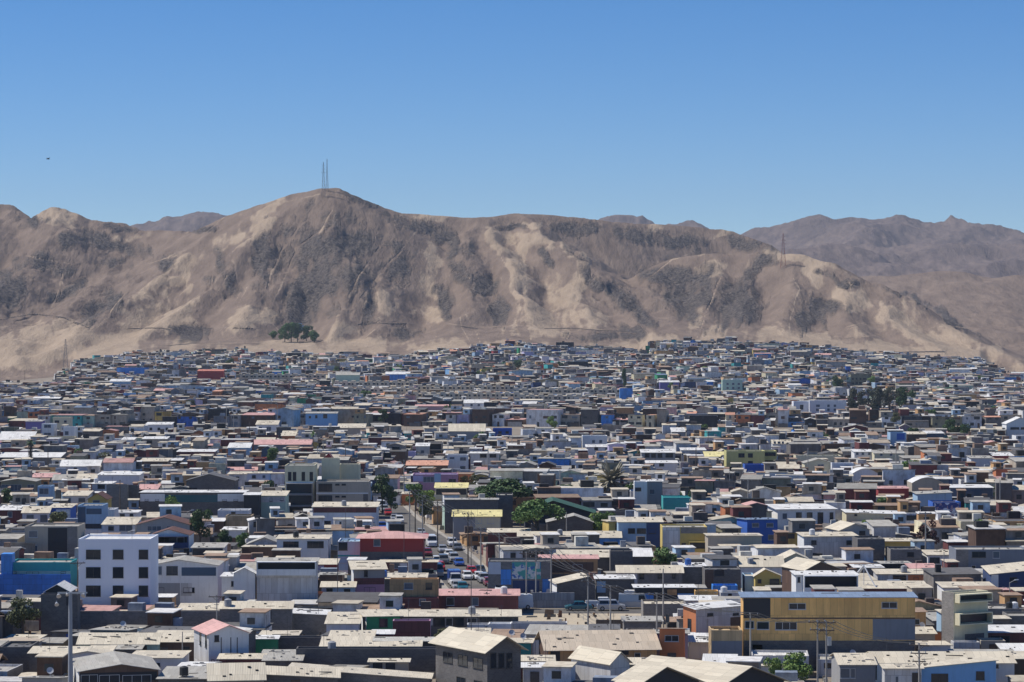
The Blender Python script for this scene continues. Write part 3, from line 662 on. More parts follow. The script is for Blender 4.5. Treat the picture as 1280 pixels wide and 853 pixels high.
def build_rec(rc, seed):
    o = rc['o']; D, X, th, w, h = rc['D'], rc['X'], rc['th'], rc['w'], rc['h']; dep = rc['dep']; s = F/D; z0 = gz(X, D)
    h = CAMZ - (rc['ye']-HY)/s - z0 if 'D' not in o else h
    def loc(px, py):
        k = (px-640)/F; t = (k*D - X)/(math.cos(th) - k*math.sin(th)); Y = D + t*math.sin(th)
        return t, CAMZ - (py-HY)/F*Y - z0
    kw = {}
    rt = rc['rt']
    if rt in 'SF':
        hb = CAMZ - (rc['yt']-HY)*(D+dep)/F - z0
        if rt == 'F': hb = h
        kw['hb'] = max(min(hb, h + dep*.6), h - dep*.04)
        if rt == 'F': kw['hb'] = h
    elif rt == 'G': kw['rise'] = max(.35, CAMZ - (rc['yt']-HY)*(D+dep/2)/F - z0 - h)
    elif rt == 'H': kw['rise'] = max(.5, CAMZ - (rc['yt']-HY)*(D+dep/2)/F - z0 - h)
    else: kw['rise'] = float(o['rise']) if 'rise' in o else max(.3, (rc['ye']-rc['yt'])/s)
    if 'apex' in o: kw['apex'] = float(o['apex'])
    if 'tilt' in o: kw['tilt'] = float(o['tilt'])/s
    if 'w' in o:
        W = []
        if o['w'] != '0':
            for q in parse(o['w']):
                a, zt = loc(q[0], q[2]); b, zb = loc(q[1], q[3]); W.append((a, zb, b-a, zt-zb, q[4] if len(q) > 4 else 'l'))
        kw['wins'] = W
    if 'p' in o: kw['panels'] = [(loc(q[0],q[2])[0], loc(q[1],q[3])[0], loc(q[0],q[3])[1], loc(q[0],q[2])[1], q[4]) for q in parse(o['p'])]
    if 'l' in o: kw['logs'] = [(loc(q[0],q[2])[0], loc(q[1],q[3])[0], loc(q[0],q[3])[1], loc(q[0],q[2])[1], q[4], q[5] if len(q) > 5 else 1.1, q[6] if len(q) > 6 else 0) for q in parse(o['l'])]
    if 'sw' in o: kw['sidewins'] = [(q[0], q[1], q[2], q[3], 'd') for q in parse(o['sw'])]
    if 'side' in o: kw['side'] = o['side']
    if 'ov' in o: kw['ov'] = float(o['ov'])
    nm = o.get('n', 'house')
    root = house(rc['wall'], rc['roof'], rt, X, D, th, w, dep, h, seed=seed, name=nm, z0=z0, dish=('dish' in o), junk=('nj' not in o), door=('nd' not in o), **kw)
    rc['root'] = root; rc['h'] = h
    return root
# x0 x1 top eave height depth wall roof type [options]; rows are photo rows, heights and depths are metres
TABLE = '''
0 37 809 809 3.5 7 dgr dkr F w=0 nd
37 107 809 817 3.0 7 dgr crm S w=0 nd
99 198 832 840 3.4 13 brn gyr T rot=12 apex=.53 side=wht p=100,196,842,853,drk lm=the_brown_gable_house_behind_the_floodlight_mast w=101,122,844,856|124,150,844,856|153,190,845,858 sw=2,.6,1.4,1.3
64 154 815 822 3.0 10 wht crm T rot=6 w=0
98 197 793 805 2.9 8 pgr crm S w=138,144,807,812,d|176,184,807,813,d
190 247 789 803 2.9 8 brn crm S
137 175 807 812 2.5 5 dgr gyr S w=0
161 226 814 823 2.8 9 wht crm S w=184,200,829,833,d
110 138 808 815 2.7 5 wht crm S w=0
198 262 834 849 2.7 10 dgr gyr S
262 330 832 850 2.8 9 blk crm S rot=8
261 311 783 793 5.0 8 wht pkr T rot=20 apex=.5 side=gyw p=261.5,310.5,820,838,wht|276,277,797,818,drk|288,289,797,818,drk|296,297,797,818,drk w=268,274,795,802,d|264,268,825,834,d|271,275,825,834,d sw=1,3.2,.8,1.5|4,3.2,.8,1.5 lm=the_small_white_two-storey_house_with_pink_roof
274 329 818 824 2.3 3 mar crm S w=0 nd
315 423 833 842 2.9 10 dgr crm S tilt=6 rot=4
361 537 830 836 3.0 8 blk crm S tilt=13 w=0 nd
328 372 813 819 2.4 4 drk gyr S
330 376 820 826 2.2 3 dgr gyr S
309 346 795 799 2.6 5 grn wtr S w=0 nd
325 371 789 795 2.5 6 drk crm S
344 402 796 797 2.6 5 dgr dkr F w=0
401 461 797 810 2.8 6 dgr crm S
455 525 804 811 2.8 6 drk crm S tilt=-2
370 546 810 811 3.6 7 dgr dkr F w=0 nd lm=the_long_dark_block_house
462 510 824 828 2.4 2.6 bei crm S p=466,478,829,842,drk|482,494,829,842,drk w=0
448 557 797 802 2.7 6 drk stripe S w=0
275 364 753 761 4.0 8 blk crm S w=327,339,764,773,d lm=the_grey_block_house_with_one_barred_window
364 408 761 767 3.2 7 blk wtr S tilt=2 w=0
408 448 766 780 2.5 8 blw crm S w=0
458 500 763 771 3.2 9 grn crm S side=wht rot=9 ov=.5 w=474,484,773,784,d lm=the_bright_green_cabin_front
500 648 763 771 3.2 9 dgr crm S ov=.5 p=503,541,773,782,gyw w=542,556,772,783,d|557,565,772,783|566,580,772,783,d|584,597,772,783|600,616,772,782,d|620,640,772,782,d
491 538 775 776 3.4 2.4 mve dkr F D=388 p=491.2,537.8,776.5,800,mar w=0 nd n=shipping_container
466 491 788 793 2.3 3 mar wtr S w=0
611 639 779 780 2.5 4 wht wtr F w=0
584 611 779 781 2.6 4 gyw gyr F w=606,610,782,788,b
565 611 786 792 2.2 4 drk crm S w=0
413 466 789 796 2.5 6 dgr crm S
609 651 797 812 6.0 12 dgr crm T rot=32 apex=.5 side=dgr rise=1.4 ov=.7 w=613,621,816,835,d|623,631,816,835,d|633,641,816,835,d sw=1,3.6,2.2,1.3|4.5,3.6,2.2,1.3|8,3.6,2.2,1.3|1,.7,2,1.4|5,.7,2,1.4 lm=the_grey_two-storey_house_with_a_wide_cream_roof
685 821 789 812 3.0 12 wod tnr G rot=5 side=brn ov=.6 p=688,700,814,828,drk|775,786,814,817,drk|715,727,818,828,lil w=774,786,813,818,d|793,801,816,824,l lm=the_long_tan_tiled_roof
783 874 845 864 5.0 14 drk crm T rot=45 apex=.5 rise=2.1 ov=.6 w=0 nd n=warehouse lm=the_big_cream_roofed_shed
890 980 845 863 5.0 14 drk crm T rot=45 apex=.5 rise=2.1 ov=.6 w=0 nd n=warehouse
763 787 819 829 3.5 8 gyw crm T rot=35 apex=.5 rise=1.2 w=0
785 856 823 831 3.0 7 bei crm G w=0
650 692 820 827 2.6 4 mar crm S
654 711 829 835 2.6 5 blw wtr S
639 709 778 779 2.6 4 gyw gyr F w=0
696 744 722 730 3.2 7 dgr crm T apex=.85 rise=1.1 side=wht rot=8 w=0
745 793 719 724 3.6 7 dgr wtr S p=746,757,727,741,lbl w=0
794 869 731 735 3.2 7 drk wtr S p=794,817,742,757,azu|834,846,737,744,wod|847,869,742,757,azu w=0 lm=the_open_workshop_with_blue_panels
772 853 708 716 3.3 7 blk crm S p=772.5,797,717,733,gyw w=799,805,717,724,d|822,830,717,723,d|840,845,717,723,d
804 858 752 755 3.0 7 blk crm F w=0
780 827 771 777 2.4 5 blk gyr S w=0
870 929 756 762 5.6 9 gyw wtr S rot=32 side=org tilt=-1 w=884,892,767,770,d|916,923,767,769,d sw=1.0,1.2,.9,3.0|6.3,3.2,.8,1.1 p=913,928,772,790,brn lm=the_raised_orange_and_white_cabin
908 930 751 752 6.0 4 gyw gyr F w=0
929 1144 741 747 9.3 10 mus blr S ov=.35 p=929.3,963,748,773,drk|964,1144,772.3,774,brn|1091,1144,774.2,800,slt|930,1143.5,801,838,dgr|941,953,806,836,azu w=986,1008,753.5,762|1102,1121,752,760.5|969,996,777.5,787.5|946,961,777.5,787|931,943,776,786 lab=long_mustard_boarded_building_of_three_levels_with_black_paired_windows lm=the_long_mustard_building n=building
889 928 785 788 5.5 5 tan tan F p=889.5,927.5,801.5,838,slt w=0 nd
1192 1235 739 741 8.8 11 cre gyr F rot=30 side=blk l=1193,1234.5,744,752,cre,1.1,0|1193,1234.5,768,780,cre,1.1,0 p=1206,1230,793,803,dgr w=0 n=building lm=the_cream_building_with_stacked_terraces lab=tall_cream_building_with_open_terraces_and_a_bare_block_side_wall
1235 1277 757 761 3.4 7 blk gyr F w=0
1262 1296 767 770 3.0 6 blk gyr F w=0
1234 1262 770 774 2.8 5 blk crm S
1235 1300 782 791 3.2 7 mar wtr S w=1238,1262,794,806,d
1061 1188 802 807 2.6 6 wht crm S p=1087,1099,808,816,gyw|1111,1123,808,816,wod|1135,1148,808,816,brn w=0 lm=the_row_of_white_panelled_sheds
1192 1225 802 803 2.5 3 gyw wtr F w=0 nd n=shipping_container
1226 1257 799 801 2.6 4 bei crm F
1094 1268 815 829 3.5 9 wht crm G p=1094.5,1096,830,850,drk w=1245,1248,831,835,d lm=the_long_low_cream-roofed_hall
1050 1094 817 831 3.6 9 slt crm G side=gry w=1050,1062,836,848,b|1063,1070,836,848,b
1152 1245 830 835 3.9 6 sky crm S tilt=-9 w=1164,1186,842,855,d|1220,1231,840,850,d lm=the_sky-blue_house
1106 1152 831 836 3.9 6 gyw crm S w=1140,1151,841,856,d|1119,1124,845,856,b
1262 1300 815 824 3.0 6 brn crm S w=0
12 88 701 703 6.8 7 tea gyr F p=12,88,714,718,pgr w=16,20,715,717.5,d|33,48,715,718,d|76,83,715,717.5,d n=warehouse lm=the_teal-fronted_warehouse
51 97 742 743 6.7 5 dgr dkr F w=0 p=83,90,745,757,drk lm=the_dark_grey_block_tower
57 86 731 739 7.0 6 drk wtr T apex=.5 w=0 nd
98 188 673 674 12.3 12 wbk wtr F ov=.1 w=107.5,125.5,687,699,d|141,155,687,699,d|173.5,185,687,699,d|107.5,125.5,710,722.5,d|141,155,710,722.5,d|173.5,185,710,722.5,d|107.5,125.5,733,745.5,d|141,155,733,745.5,d|173.5,185,733,745.5,d p=98.5,187.5,758.5,790,dgr|127,138,758.6,790,drk|171,187,758.6,790,drk nd nj n=apartment_block lab=tall_white_block_with_nine_dark_square_windows_in_three_rows lm=the_white_nine-window_block
-3 28 632 638 5.0 8 mar wtr S
28 61 634 641 5.0 8 blw crm S w=50,60,643,653,b|33,43,643,653,b
61 88 630 635 6.0 8 blu crm S p=70,88,637,648,wht w=75,80,638,644,b|83,88,638,644,b
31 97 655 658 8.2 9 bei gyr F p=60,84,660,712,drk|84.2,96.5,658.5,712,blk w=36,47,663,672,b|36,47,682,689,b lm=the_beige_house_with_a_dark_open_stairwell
47 63 607 608 7.0 6 lbl gyr F w=49,61,610,618,b|48,53,623,628,b
1 44 599 602 5.5 9 oli gyr T apex=.5 w=1.5,11,606.5,614,b|13,27,606.5,614,b|34,43,606.5,614,b
-3 47 616 620 3.5 7 drk crm S w=0
38 69 592 597 4.5 8 bei pkr S
66 93 594 600 4.0 8 lbl gyr S w=0
92 119 593 599 4.0 8 dgr crm S p=92,115,606,613,tgl
115 139 602 605 5.5 8 wht wtr S w=122,131,605.5,611,d
122 174 590 594 5.5 9 blw wtr S w=0
133 159 605 606 7.5 7 blk dkr F w=0
159 172 606 607 7.3 7 dgr dkr F w=0
79 109 614 620 5.5 8 wht crm S w=80,89,622,630,b|98,107,622,628,b
110 133 617 624 5.3 8 yel brn T apex=.5 w=116,125,626,631,b
97 128 631 632 8.0 8 lbl gyr F p=97.3,107,634,654,bgl|108,127,636,643,bgl|101,127,655,661,gla|101,127,662,670,blw w=0 lm=the_light_blue_glazed_house
128 169 647 656 5.2 8 blw crm S w=135,142,658,664|149,165,657,664,b
130 143 636 637 6.5 6 wht wtr F
143 171 638 641 5.0 7 wht wtr S w=144,148,643,646,d|150,156,643,646,d|162,167,643,646,d
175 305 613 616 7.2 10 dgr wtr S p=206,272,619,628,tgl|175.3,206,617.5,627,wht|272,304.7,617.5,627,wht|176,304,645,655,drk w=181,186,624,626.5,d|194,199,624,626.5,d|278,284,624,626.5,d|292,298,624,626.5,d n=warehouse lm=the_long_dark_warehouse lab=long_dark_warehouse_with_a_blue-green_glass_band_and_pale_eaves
305 324 616 619 7.0 8 drk wtr S w=0 nd
172 196 606 612 6.0 6 brn pkr S
171 236 647 656 5.6 9 gry brn T apex=.53 w=184,202,658,664,b|208,216,658,664,b
189 236 662 669 5.5 8 wht brn T apex=.45 l=189,236,671,684,nav,1.1,.9 w=193,212,671,681,d|221,230,671,681,b|224,234,692,699,d
188 272 700 707 6.5 8 wht gyr T apex=.42 p=227,270,709.5,720,bgl|188.5,225,729,757,gry|226,240,729,745,gyw w=190,203,708.5,719,b|208,222,708.5,719,d|191,205,734,744,d|229,243,734,741,d lm=the_white_house_with_an_outside_stair
188 215 743 747 2.6 5 wod wtr S w=0
223 272 755 763 2.6 5 wht crm S w=0
277 325 716 721 5.5 6 wht wtr S w=289,296,726,733,d p=277.5,324.5,745,753,brn
292 319 710 717 6.3 6 wht wtr T apex=.5 w=0 nd
325 364 719 722 5.6 6 wod gyr S l=325.5,363.5,722,742,wod,1.2,1.2 p=333,345,743,755,tan w=0 lm=the_wooden_house_with_a_deep_balcony
364 396 720 722 5.6 6 nav gyr S l=364.5,395.5,723,741,gyw,1.0,.5 p=365,393,742.5,760,gyw w=0
394 404 741 742 2.8 3 org dkr F w=0 nd
321 396 698 702 8.2 8 gyw gyr S l=321.5,395.5,702.8,717.5,wht,1.2,.8 w=0
397 420 699 706 3.5 7 red crm S p=397.5,405,707,714,lil w=0
399 428 716 719 4.5 6 brn gyr S w=0
402 443 728 734 3.2 7 lbl crm S w=408,416,735,742,d|430,438,737,746,d
240 279 679 685 4.6 7 gyw gyr S p=240.5,278.5,686,695,gla w=0
261 279 648 652 3.4 6 brn wtr S w=0
282 314 644 645 4.4 6 tan dkr F w=0
272 311 636 638 5.0 6 wht wtr F
278 305 659 663 3.6 6 blw wtr S
308 353 672 681 3.2 7 gyw gyr T apex=.5 w=0
303 347 682 684 3.4 6 brn crm S w=0
310 331 670 673 3.4 5 blw wtr S
346 410 669 674 5.6 8 wht crm S w=354,373,677,684,d|384,404,677,685,d lm=the_white_house_with_two_wide_dark_windows
391 471 628 634 6.2 9 blw crm S p=391.5,470.5,634.5,641,mar w=393,403,651,656,d|404,414,651,656,d|420,429,651,656,d|430,439,651,656,d|442,450,651,654,d|459,466,651,656,d|396,404,635.5,640.5,d|408,416,635.5,640.5,d|420,428,635.5,640.5,d|432,440,635.5,640.5,d|446,454,635.5,640.5,d lm=the_blue-grey_house_with_a_maroon_upper_band
324 357 614 620 6.5 9 pgr crm S p=324.5,356.5,621,628,gyw w=337,340,622,627,d|350,354,623,626,d
356 393 581 582 12.2 10 cre gyr F p=357,392,602.5,604,wht l=358,391,605,617,gry,1.3,0|358,391,619,631.5,gry,1.3,0|358,391,633.5,646,gry,1.3,0 w=360,364,590,601,d|366,370,590,601,d|377,381,590,601,d|387,391,590,601,d n=apartment_block lm=the_half-finished_concrete_block
395 461 600 602 8.6 9 bei gyr F w=398,415,605,614.5,d|398,415,619.5,627,d|419,424,604.5,607,d|427,432,604.5,607,d|419,424,619.5,622,d|427,432,619.5,622,d p=395.5,460.5,616,617.5,wht|454,460,618,628,dgr n=apartment_block lm=the_beige_concrete_block
402 424 574 575 13.4 6 cre gyr F w=0 nd D=657
424 449 582 583 11.8 6 cre gyr F w=0 nd D=657
233 293 593 601 7.0 10 dgr dkr T apex=.47 w=234,246,610,614,d
285 309 590 593 5.5 8 gyw crm S
309 337 590 592 5.8 8 blw crm S w=315,320,594,598,d|328,332,594,598,b
450 529 664 673 7.0 9 red pkr H ov=.8 w=467,476,675,683,b p=450.5,528.5,690,712,dgr lm=the_red_house_with_a_pink_hipped_roof
422 450 675 677 6.2 8 blw lbl F p=422.3,449.7,694,696,tea|423,449,697,713,lbl w=423,434,678,688,d|424,434,698,704,b|437,447,698,704,b
476 546 699 703 3.1 6 mar crm S p=512,546,713,720,pgr|500,509,704,713,blw w=488,500,703.5,711,b
442 481 702 712 5.8 8 gry crm S rot=6 side=wht ov=.5 p=442.5,480.5,723,731,mar|442.5,480.5,731,743,mve|442.5,480.5,743,757,mar w=455,469,734,742,d|455,459,713,721,d lm=the_narrow_mauve_and_maroon_house
487 548 722 724 5.9 6 wod tan F w=505,516,728,737,b|532,541,729,737,d ov=.2 lm=the_plywood_upper_room nd
548 648 737 745 3.2 8 mar pkr S w=558,567,748,757,l|590,598,748,757,b
487 548 747.5 748 3.1 5 mar dkr F w=524,532,749,757,b
480 532 717 724 3.3 7 dgr crm S w=0
516 572 591 593 6.5 8 mve lil F p=516.5,529,595,602,lil|543,551,592,603,lbl w=529,543,596,603,b|561,570,599,604,d lm=the_mauve_corner_house
544 584 604 610 5.5 8 cre yel S l=544.5,583.5,611,623,cre,1.1,.9 w=0 lm=the_cream_house_with_yellow_eaves
556 622 623 625 7.2 9 dgr gyr S w=0 nd n=warehouse
566 626 638 646 4.9 7 gry yel S p=594,625,646.5,660,cre w=595,602,648,655,b|609,617,648,655,b lm=the_house_with_a_bright_yellow_roof
620 641 617 619 7.5 8 dgr gyr F w=0
610 662 661 666 3.3 7 mar crm S w=0
610 690 700 702 5.2 7 blk dkr F p=640,676,703,724,mu1|610.5,626,703,718,blw|626,639,712,731,azu|678,690,724,742,azu|641,674,726,742,nav w=0 nd lm=the_mural_wall_by_the_street
655 741 622 641 5.5 12 drk grr T apex=.42 rise=2.5 ov=.9 w=0 nd n=warehouse lm=the_green-roofed_shed
788 812 612 614 5.5 7 wht wtr F w=799,810,622,628,d
793 809 603 605 8.0 6 wht wtr F w=794,801,610,614,d nd D=655
802 828 600 605 7.8 8 gry wtr S w=812,818,612,618,b D=660
829 868 620 622 5.0 8 tea tea F w=0 lm=the_teal_box_house
719 815 639 640 3.2 2.6 dgr dkr F w=0 nd
684 741 645 653 4.5 8 dgr gyr T apex=.6 w=0 nd
664 760 654 656 3.4 5 dgr dkr F w=0 nd
648 718 665 671 3.2 7 blk crm S w=0 lm=the_low_grey_wall_house_with_cream_eaves
718 776 665 672 3.2 7 azu crm S w=0 lm=the_low_blue_shop
773 828 647 653 6.0 8 lbl crm S p=808,828,653.5,685,nav w=785,794,661,667,d|796,807,661,667,d|811,820,661,667,d lm=the_slate-and-navy_two-storey_house
828 884 658 659 6.5 8 yel gyr F p=828.3,850,659.3,702,gyw|851,884,659.3,667,blk l=861,884,678,691,yel,1.0,.8 w=852,857,679,687,d lm=the_yellow_and_white_block
885 952 667 670 5.5 9 bei crm S p=909,952,669.5,703,bei w=915,922,682,690,b lm=the_blank_beige_house
934 972 648 650 6.5 8 blu blr S side=blu rot=10 w=940,949,654,659,b|958,967,654,659,b|960,968,669,675,b lm=the_bright_blue_two-storey_house
972 1044 631 637 6.2 9 wht wtr S rot=8 ov=.5 w=978,984,642,649,b|995,1002,641,655,d|1008.5,1016,641,655,d|1022,1029,641,655,d|1037,1042,641,655,d|1019,1025,657,661,d lm=the_long_white_two-storey_house
1005 1072 666 671 5.5 8 gyw crm S rot=8 side=wht w=1014,1020,675,681,d|1058,1064,675,681,d lm=the_pale_grey_house_with_two_tiny_windows
1050 1087 655 663 6.2 8 gry crm T rot=12 apex=.5 w=1074,1081,664,669,d
1072 1106 673 674 5.8 8 dgr dkr F w=0
926 979 697 708 3.6 9 wht crm S w=0
977 1012 692 700 4.6 8 cre crm T apex=.5 w=981,986,702,712,b|991,1000,702,709,b
1006 1052 703 713 5.8 9 brn crm T rot=18 apex=.42 w=0
995 1072 714 719 6.0 7 wht wtr S l=1004,1071.5,720,742,wht,1.3,1.0 w=997,1001,721,728,d lm=the_white_house_with_a_deep_dark_terrace
944 976 712 720 3.3 7 yel crm T apex=.4 w=947,951,724,729,d|962,974,724,736,d
931 944 718 720 3.3 6 lbl crm F w=0
852 882 704 709 4.0 7 blk wtr S w=0
881 926 709 712 4.2 8 dgr dkr F p=881.3,892,712.5,735,brn w=893,905,713,720,d
891 922 731 732 2.4 3 azu azu F w=0 nd n=shipping_container
901 930 738 741 2.8 4 gyw gyr F w=910,915,742,747,d
869 898 736 739 2.8 4 mus gyr F w=0
852 898 745 751 2.6 5 wht wtr S w=876,880,751,755,d
1058 1126 637 641 4.2 8 cre wtr S tilt=2 w=1113,1121,646,652,b|1068,1072,643,645,d lm=the_pale_cream_flat-fronted_house
1166 1201 626 628 5.6 7 blu dkr F p=1168,1199,629,654,mu2 w=0 nd lm=the_mural-painted_end_wall lab=block_with_a_blue-and-white_painted_mural_wall_beside_a_parked_red_car
1147 1190 615 618 5.5 8 lbl gyr S tilt=-2 w=0
1098 1136 608 611 5.2 7 red pkr S w=0
1140 1179 597 604 5.0 9 bei wtr C rise=1.4 w=0 lm=the_barrel-roofed_shed
1188 1241 606 610 5.0 8 slt wtr S p=1206,1240,612,620,bgl w=0
1104 1144 673 677 3.4 7 yel crm S w=0 lm=the_low_yellow_house
1113 1152 686 687 4.3 7 blk dkr F w=1134,1143,690,696,d
1160 1196 688 694 3.4 7 wht crm S w=1162,1175,697,704,d
1195 1286 685 687 5.6 8 slt gyr F p=1195.3,1210.5,687.3,712,blk w=1215,1233,690,697,d|1241,1250,689,698,b|1214,1220,707,714,l|1230,1236,707,714,l lm=the_slate-grey_two-storey_house
1239 1300 708 718 4.6 8 nav crm S tilt=-6 p=1239.3,1248,718.5,742,wht w=1262,1272,722,728,d lm=the_navy_workshop_with_a_wide_sloping_roof
1097 1174 712 718 3.2 6 gyw crm S p=1135,1173.5,719,735,org w=1142,1148,721,729,d|1160,1167,721,729,d|1116,1133,720,730,d lm=the_orange-fronted_house
1139 1172 705 711 3.6 6 brn pkr S w=0
1103 1139 702 705 3.6 6 drk gyr S w=0
1076 1161 727 736 3.0 7 mar crm S w=0
1180 1244 728 735 3.4 7 wht crm S w=0
1255 1296 736 738 3.6 6 mar pkr S w=0
1069 1104 706 710 3.4 6 blk wtr S w=0
-3 40 540 550 4.2 9 gry wtr S w=0
-3 75 566 572 4.5 10 dgr wtr S w=0 n=warehouse p=12,40,573,590,brn|42,75,573,590,blk lm=the_long_pale_roof_by_the_palm
52 67 529 530 8.5 8 wht wtr F w=55,64,531,535,b|55,64,541,544,b
79 93 533 534 7.8 8 wht gyr F w=81,86,539,544,b
60 93 545 546 5.2 6 cre gyr F w=80,86,549,553,b
32 52 525 527 6.0 8 pur gyr S w=0
66 87 519 522 6.5 8 cre crm F
182 214 528 531 6.5 8 wht wtr S w=187,190,535,538,d|197,200,535,538,d|207,210,535,538,d
206 221 541 543 5.5 7 wht gyr S w=208,219,544,548,b
137 149 547 549 5.5 7 wht wtr F w=141,146,551,556,b
152 167 547 550 5.2 7 wht wtr S
178 208 546 549 5.5 8 bei wtr S w=183,190,551,555,d
83 95 556 558 5.0 7 lbl wtr F w=85,93,560,566,b
75 124 575 583 3.6 10 blw wtr G w=92,96,585,586.5,d
175 209 573 577 5.5 8 brn crm S
195 226 573 576 4.5 7 brn wtr S
221 268 562 565 5.0 9 mar wtr S w=0
285 312 554 560 5.8 8 lbl wtr S w=289,294,562,565,b|299,306,562,565,b lm=the_white-roofed_house_with_a_light_blue_front
313 331 570 573 5.8 8 red crm F w=0 lm=the_small_red_cube_house
327 342 558 562 6.2 9 bgl gyr T apex=.5 w=0 nd
314 388 550 556 5.0 10 slt pkr S w=0 n=warehouse
320 347 526 531 6.5 8 wht crm S w=322,328,534,539,b|333,339,534,539,b
352 369 539 545 5.5 8 org crm S w=0
402 417 567 575 11.0 4 red rdr T apex=.6 w=0 nd
382 421 515 517 6.0 8 sky gyr S w=386,389,520,523,d|394,397,519,523,d|404,409,518,523,d lm=the_sky-blue_long_house
422 456 530 535 5.6 8 bei crm S w=0
508 559 576 582 4.6 9 brn org S w=0 lm=the_salmon-roofed_shed
559 585 567 569 7.0 8 wht gyr F w=562,568,571,574,b|575,583,572,576,b|575,582,583,587,b lm=the_white_cube_house_with_blue_windows
505 519 563 565 6.0 7 lil gyr F w=0
520 536 554 558 6.5 8 gyw wtr S
535 553 551 553 7.0 8 bei gyr F l=537,552,555,562,bei,1.0,0|537,552,563,571,bei,1.0,0 w=0
561 606 530 539 6.5 10 gry crm G w=566,570,545,549,d|576,580,545,549,d lm=the_grey_house_under_a_broad_cream_roof
616 640 535 536 6.5 8 blu blr F w=623,627,539,542,d|632,636,539,542,d
505 519 539 542 5.6 8 tea gyr S w=508,514,544,548,b
588 624 565 567 6.5 8 gyw wtr S w=600,608,568,572,d|612,620,568,572,d
728 759 543 545 8.0 8 wht wtr F w=740,744,550,554,b|749,753,550,554,b lm=the_white_cube_with_two_blue_windows
733 763 556 559 5.5 7 wht wtr S w=743,748,559,563,d|756,760,560,564,b
802 844 562 566 7.0 8 gry wtr S w=806,812,567,572,d|814,820,567,572,d|822,828,567,572,d|832,841,567,572,d
808 847 576 579 5.0 7 wht wtr S w=812,818,579.5,583,d|824,830,579.5,583,d
852 882 560 563 6.0 8 gyw wtr S w=852,856,566,569,b|871,876,566,569,b
882 908 565 571 4.8 8 bei yel S w=0
908 956 562 564 8.0 9 yeg gyr F w=923,931,567,572,d|935,941,567,572,d|935,941,577,580,d lm=the_yellow-green_block
956 971 563 564 7.8 8 yeg gyr F w=956,970,566,570,d|956,970,576,579,d
931 955 580 581 5.2 7 blu blu F w=0
966 990 550 555 5.6 8 blw crm G w=967,970,552,555,b|972,976,552,555,b|977,980,552,555,b
995 1052 567 570 5.0 8 cre gyr F w=0
1040 1067 577 579 5.6 8 blw wtr F w=1056,1064,582,585,d lm=the_pale_blue-white_box_house
1006 1041 574 579 5.4 8 cre gyr T apex=.5 w=1022,1030,581,585,b
840 856 535 540 5.5 8 gry wtr S
1068 1092 562 565 6.2 8 wht wtr S w=1070,1073,566,569,b|1077,1080,566,569,b|1085,1088,566,569,b
1093 1130 563 567 6.0 8 cre gyr S w=1100,1103,567,570,b|1112,1115,567,570,b
1113 1133 532 541 8.0 8 lbl bgl F p=1121,1131,542,550,blu w=0 lm=the_blue_tower_house
1134 1158 540 543 6.5 8 brn crm S w=0
1158 1180 539 542 6.5 8 bgl wtr S w=0
1258 1290 522 530 9.0 9 wht wtr T apex=.55 w=1263,1274,534,537,d|1276,1284,534,537,d lm=the_white_gabled_hall
1270 1290 543 545 6.5 8 wht wtr F w=1272,1276,545.5,549,b
1066 1097 585 592 5.0 8 wht wtr C rise=1.3 w=0 lm=the_white_barrel_roof
1214 1242 570 573 5.5 8 blw gyr S w=0
1242 1267 566 570 5.5 8 red wtr S w=0
903 928 474 475 10.5 8 pgr lbl F w=908,911,479,481.5,b|915,918,479,481.5,b|922,925,479,481.5,b|908,911,484,486.5,b|915,918,484,486.5,b|922,925,484,486.5,b|908,911,489,491.5,b|915,918,489,491.5,b|922,925,489,491.5,b n=apartment_block lm=the_pale_mint_block_of_flats
1012 1058 500 501 9.5 9 blw wtr F w=1020,1025,506,509,b|1034,1037,506,509,b|1042,1045,506,509,b|1020,1025,511,514,b|1034,1037,511,514,b|1042,1045,511,514,b n=apartment_block lm=the_wide_pale_school_block
992 1012 501 502 9.0 9 blw wtr F w=1000,1004,506,512,d n=apartment_block
146 184 458 460 7.0 10 azu blu F w=0 n=warehouse lm=the_far_blue_warehouse
247 279 462 464 8.5 9 red rdr S w=0 n=warehouse lm=the_far_red_warehouse
244 268 482 484 7.5 8 lbl blu F w=247,251,486,489,d|255,259,486,489,d|262,265,486,489,d
420 449 466 469 8.5 8 pgr gyr S w=0
482 512 465 468 7.0 8 azu wtr S w=0
825 849 476 478 6.5 8 pur wtr S w=0
775 791 484 486 8.0 8 azu blu F w=0
624 645 490 491 3.6 8 azu blu F w=0
580 610 500 504 6.0 8 wht wtr S w=588,591,505,508,b|597,600,505,508,b
519 560 506 508 5.5 8 pnk pkr S w=0
137 162 474 477 6.5 8 lbl wtr S w=0
675 747 694 699 5.0 6 wod pkr S p=690,742,703,716,brn|675.5,746.5,718,735,dgr w=695,705,705,713,d|716,728,705,713,b
698 762 688 697 3.4 8 dgr crm S w=0
763 791 687 689 5.0 5 dgr dkr F w=0
791 815 686 696 3.4 7 dgr wtr S w=0
'''

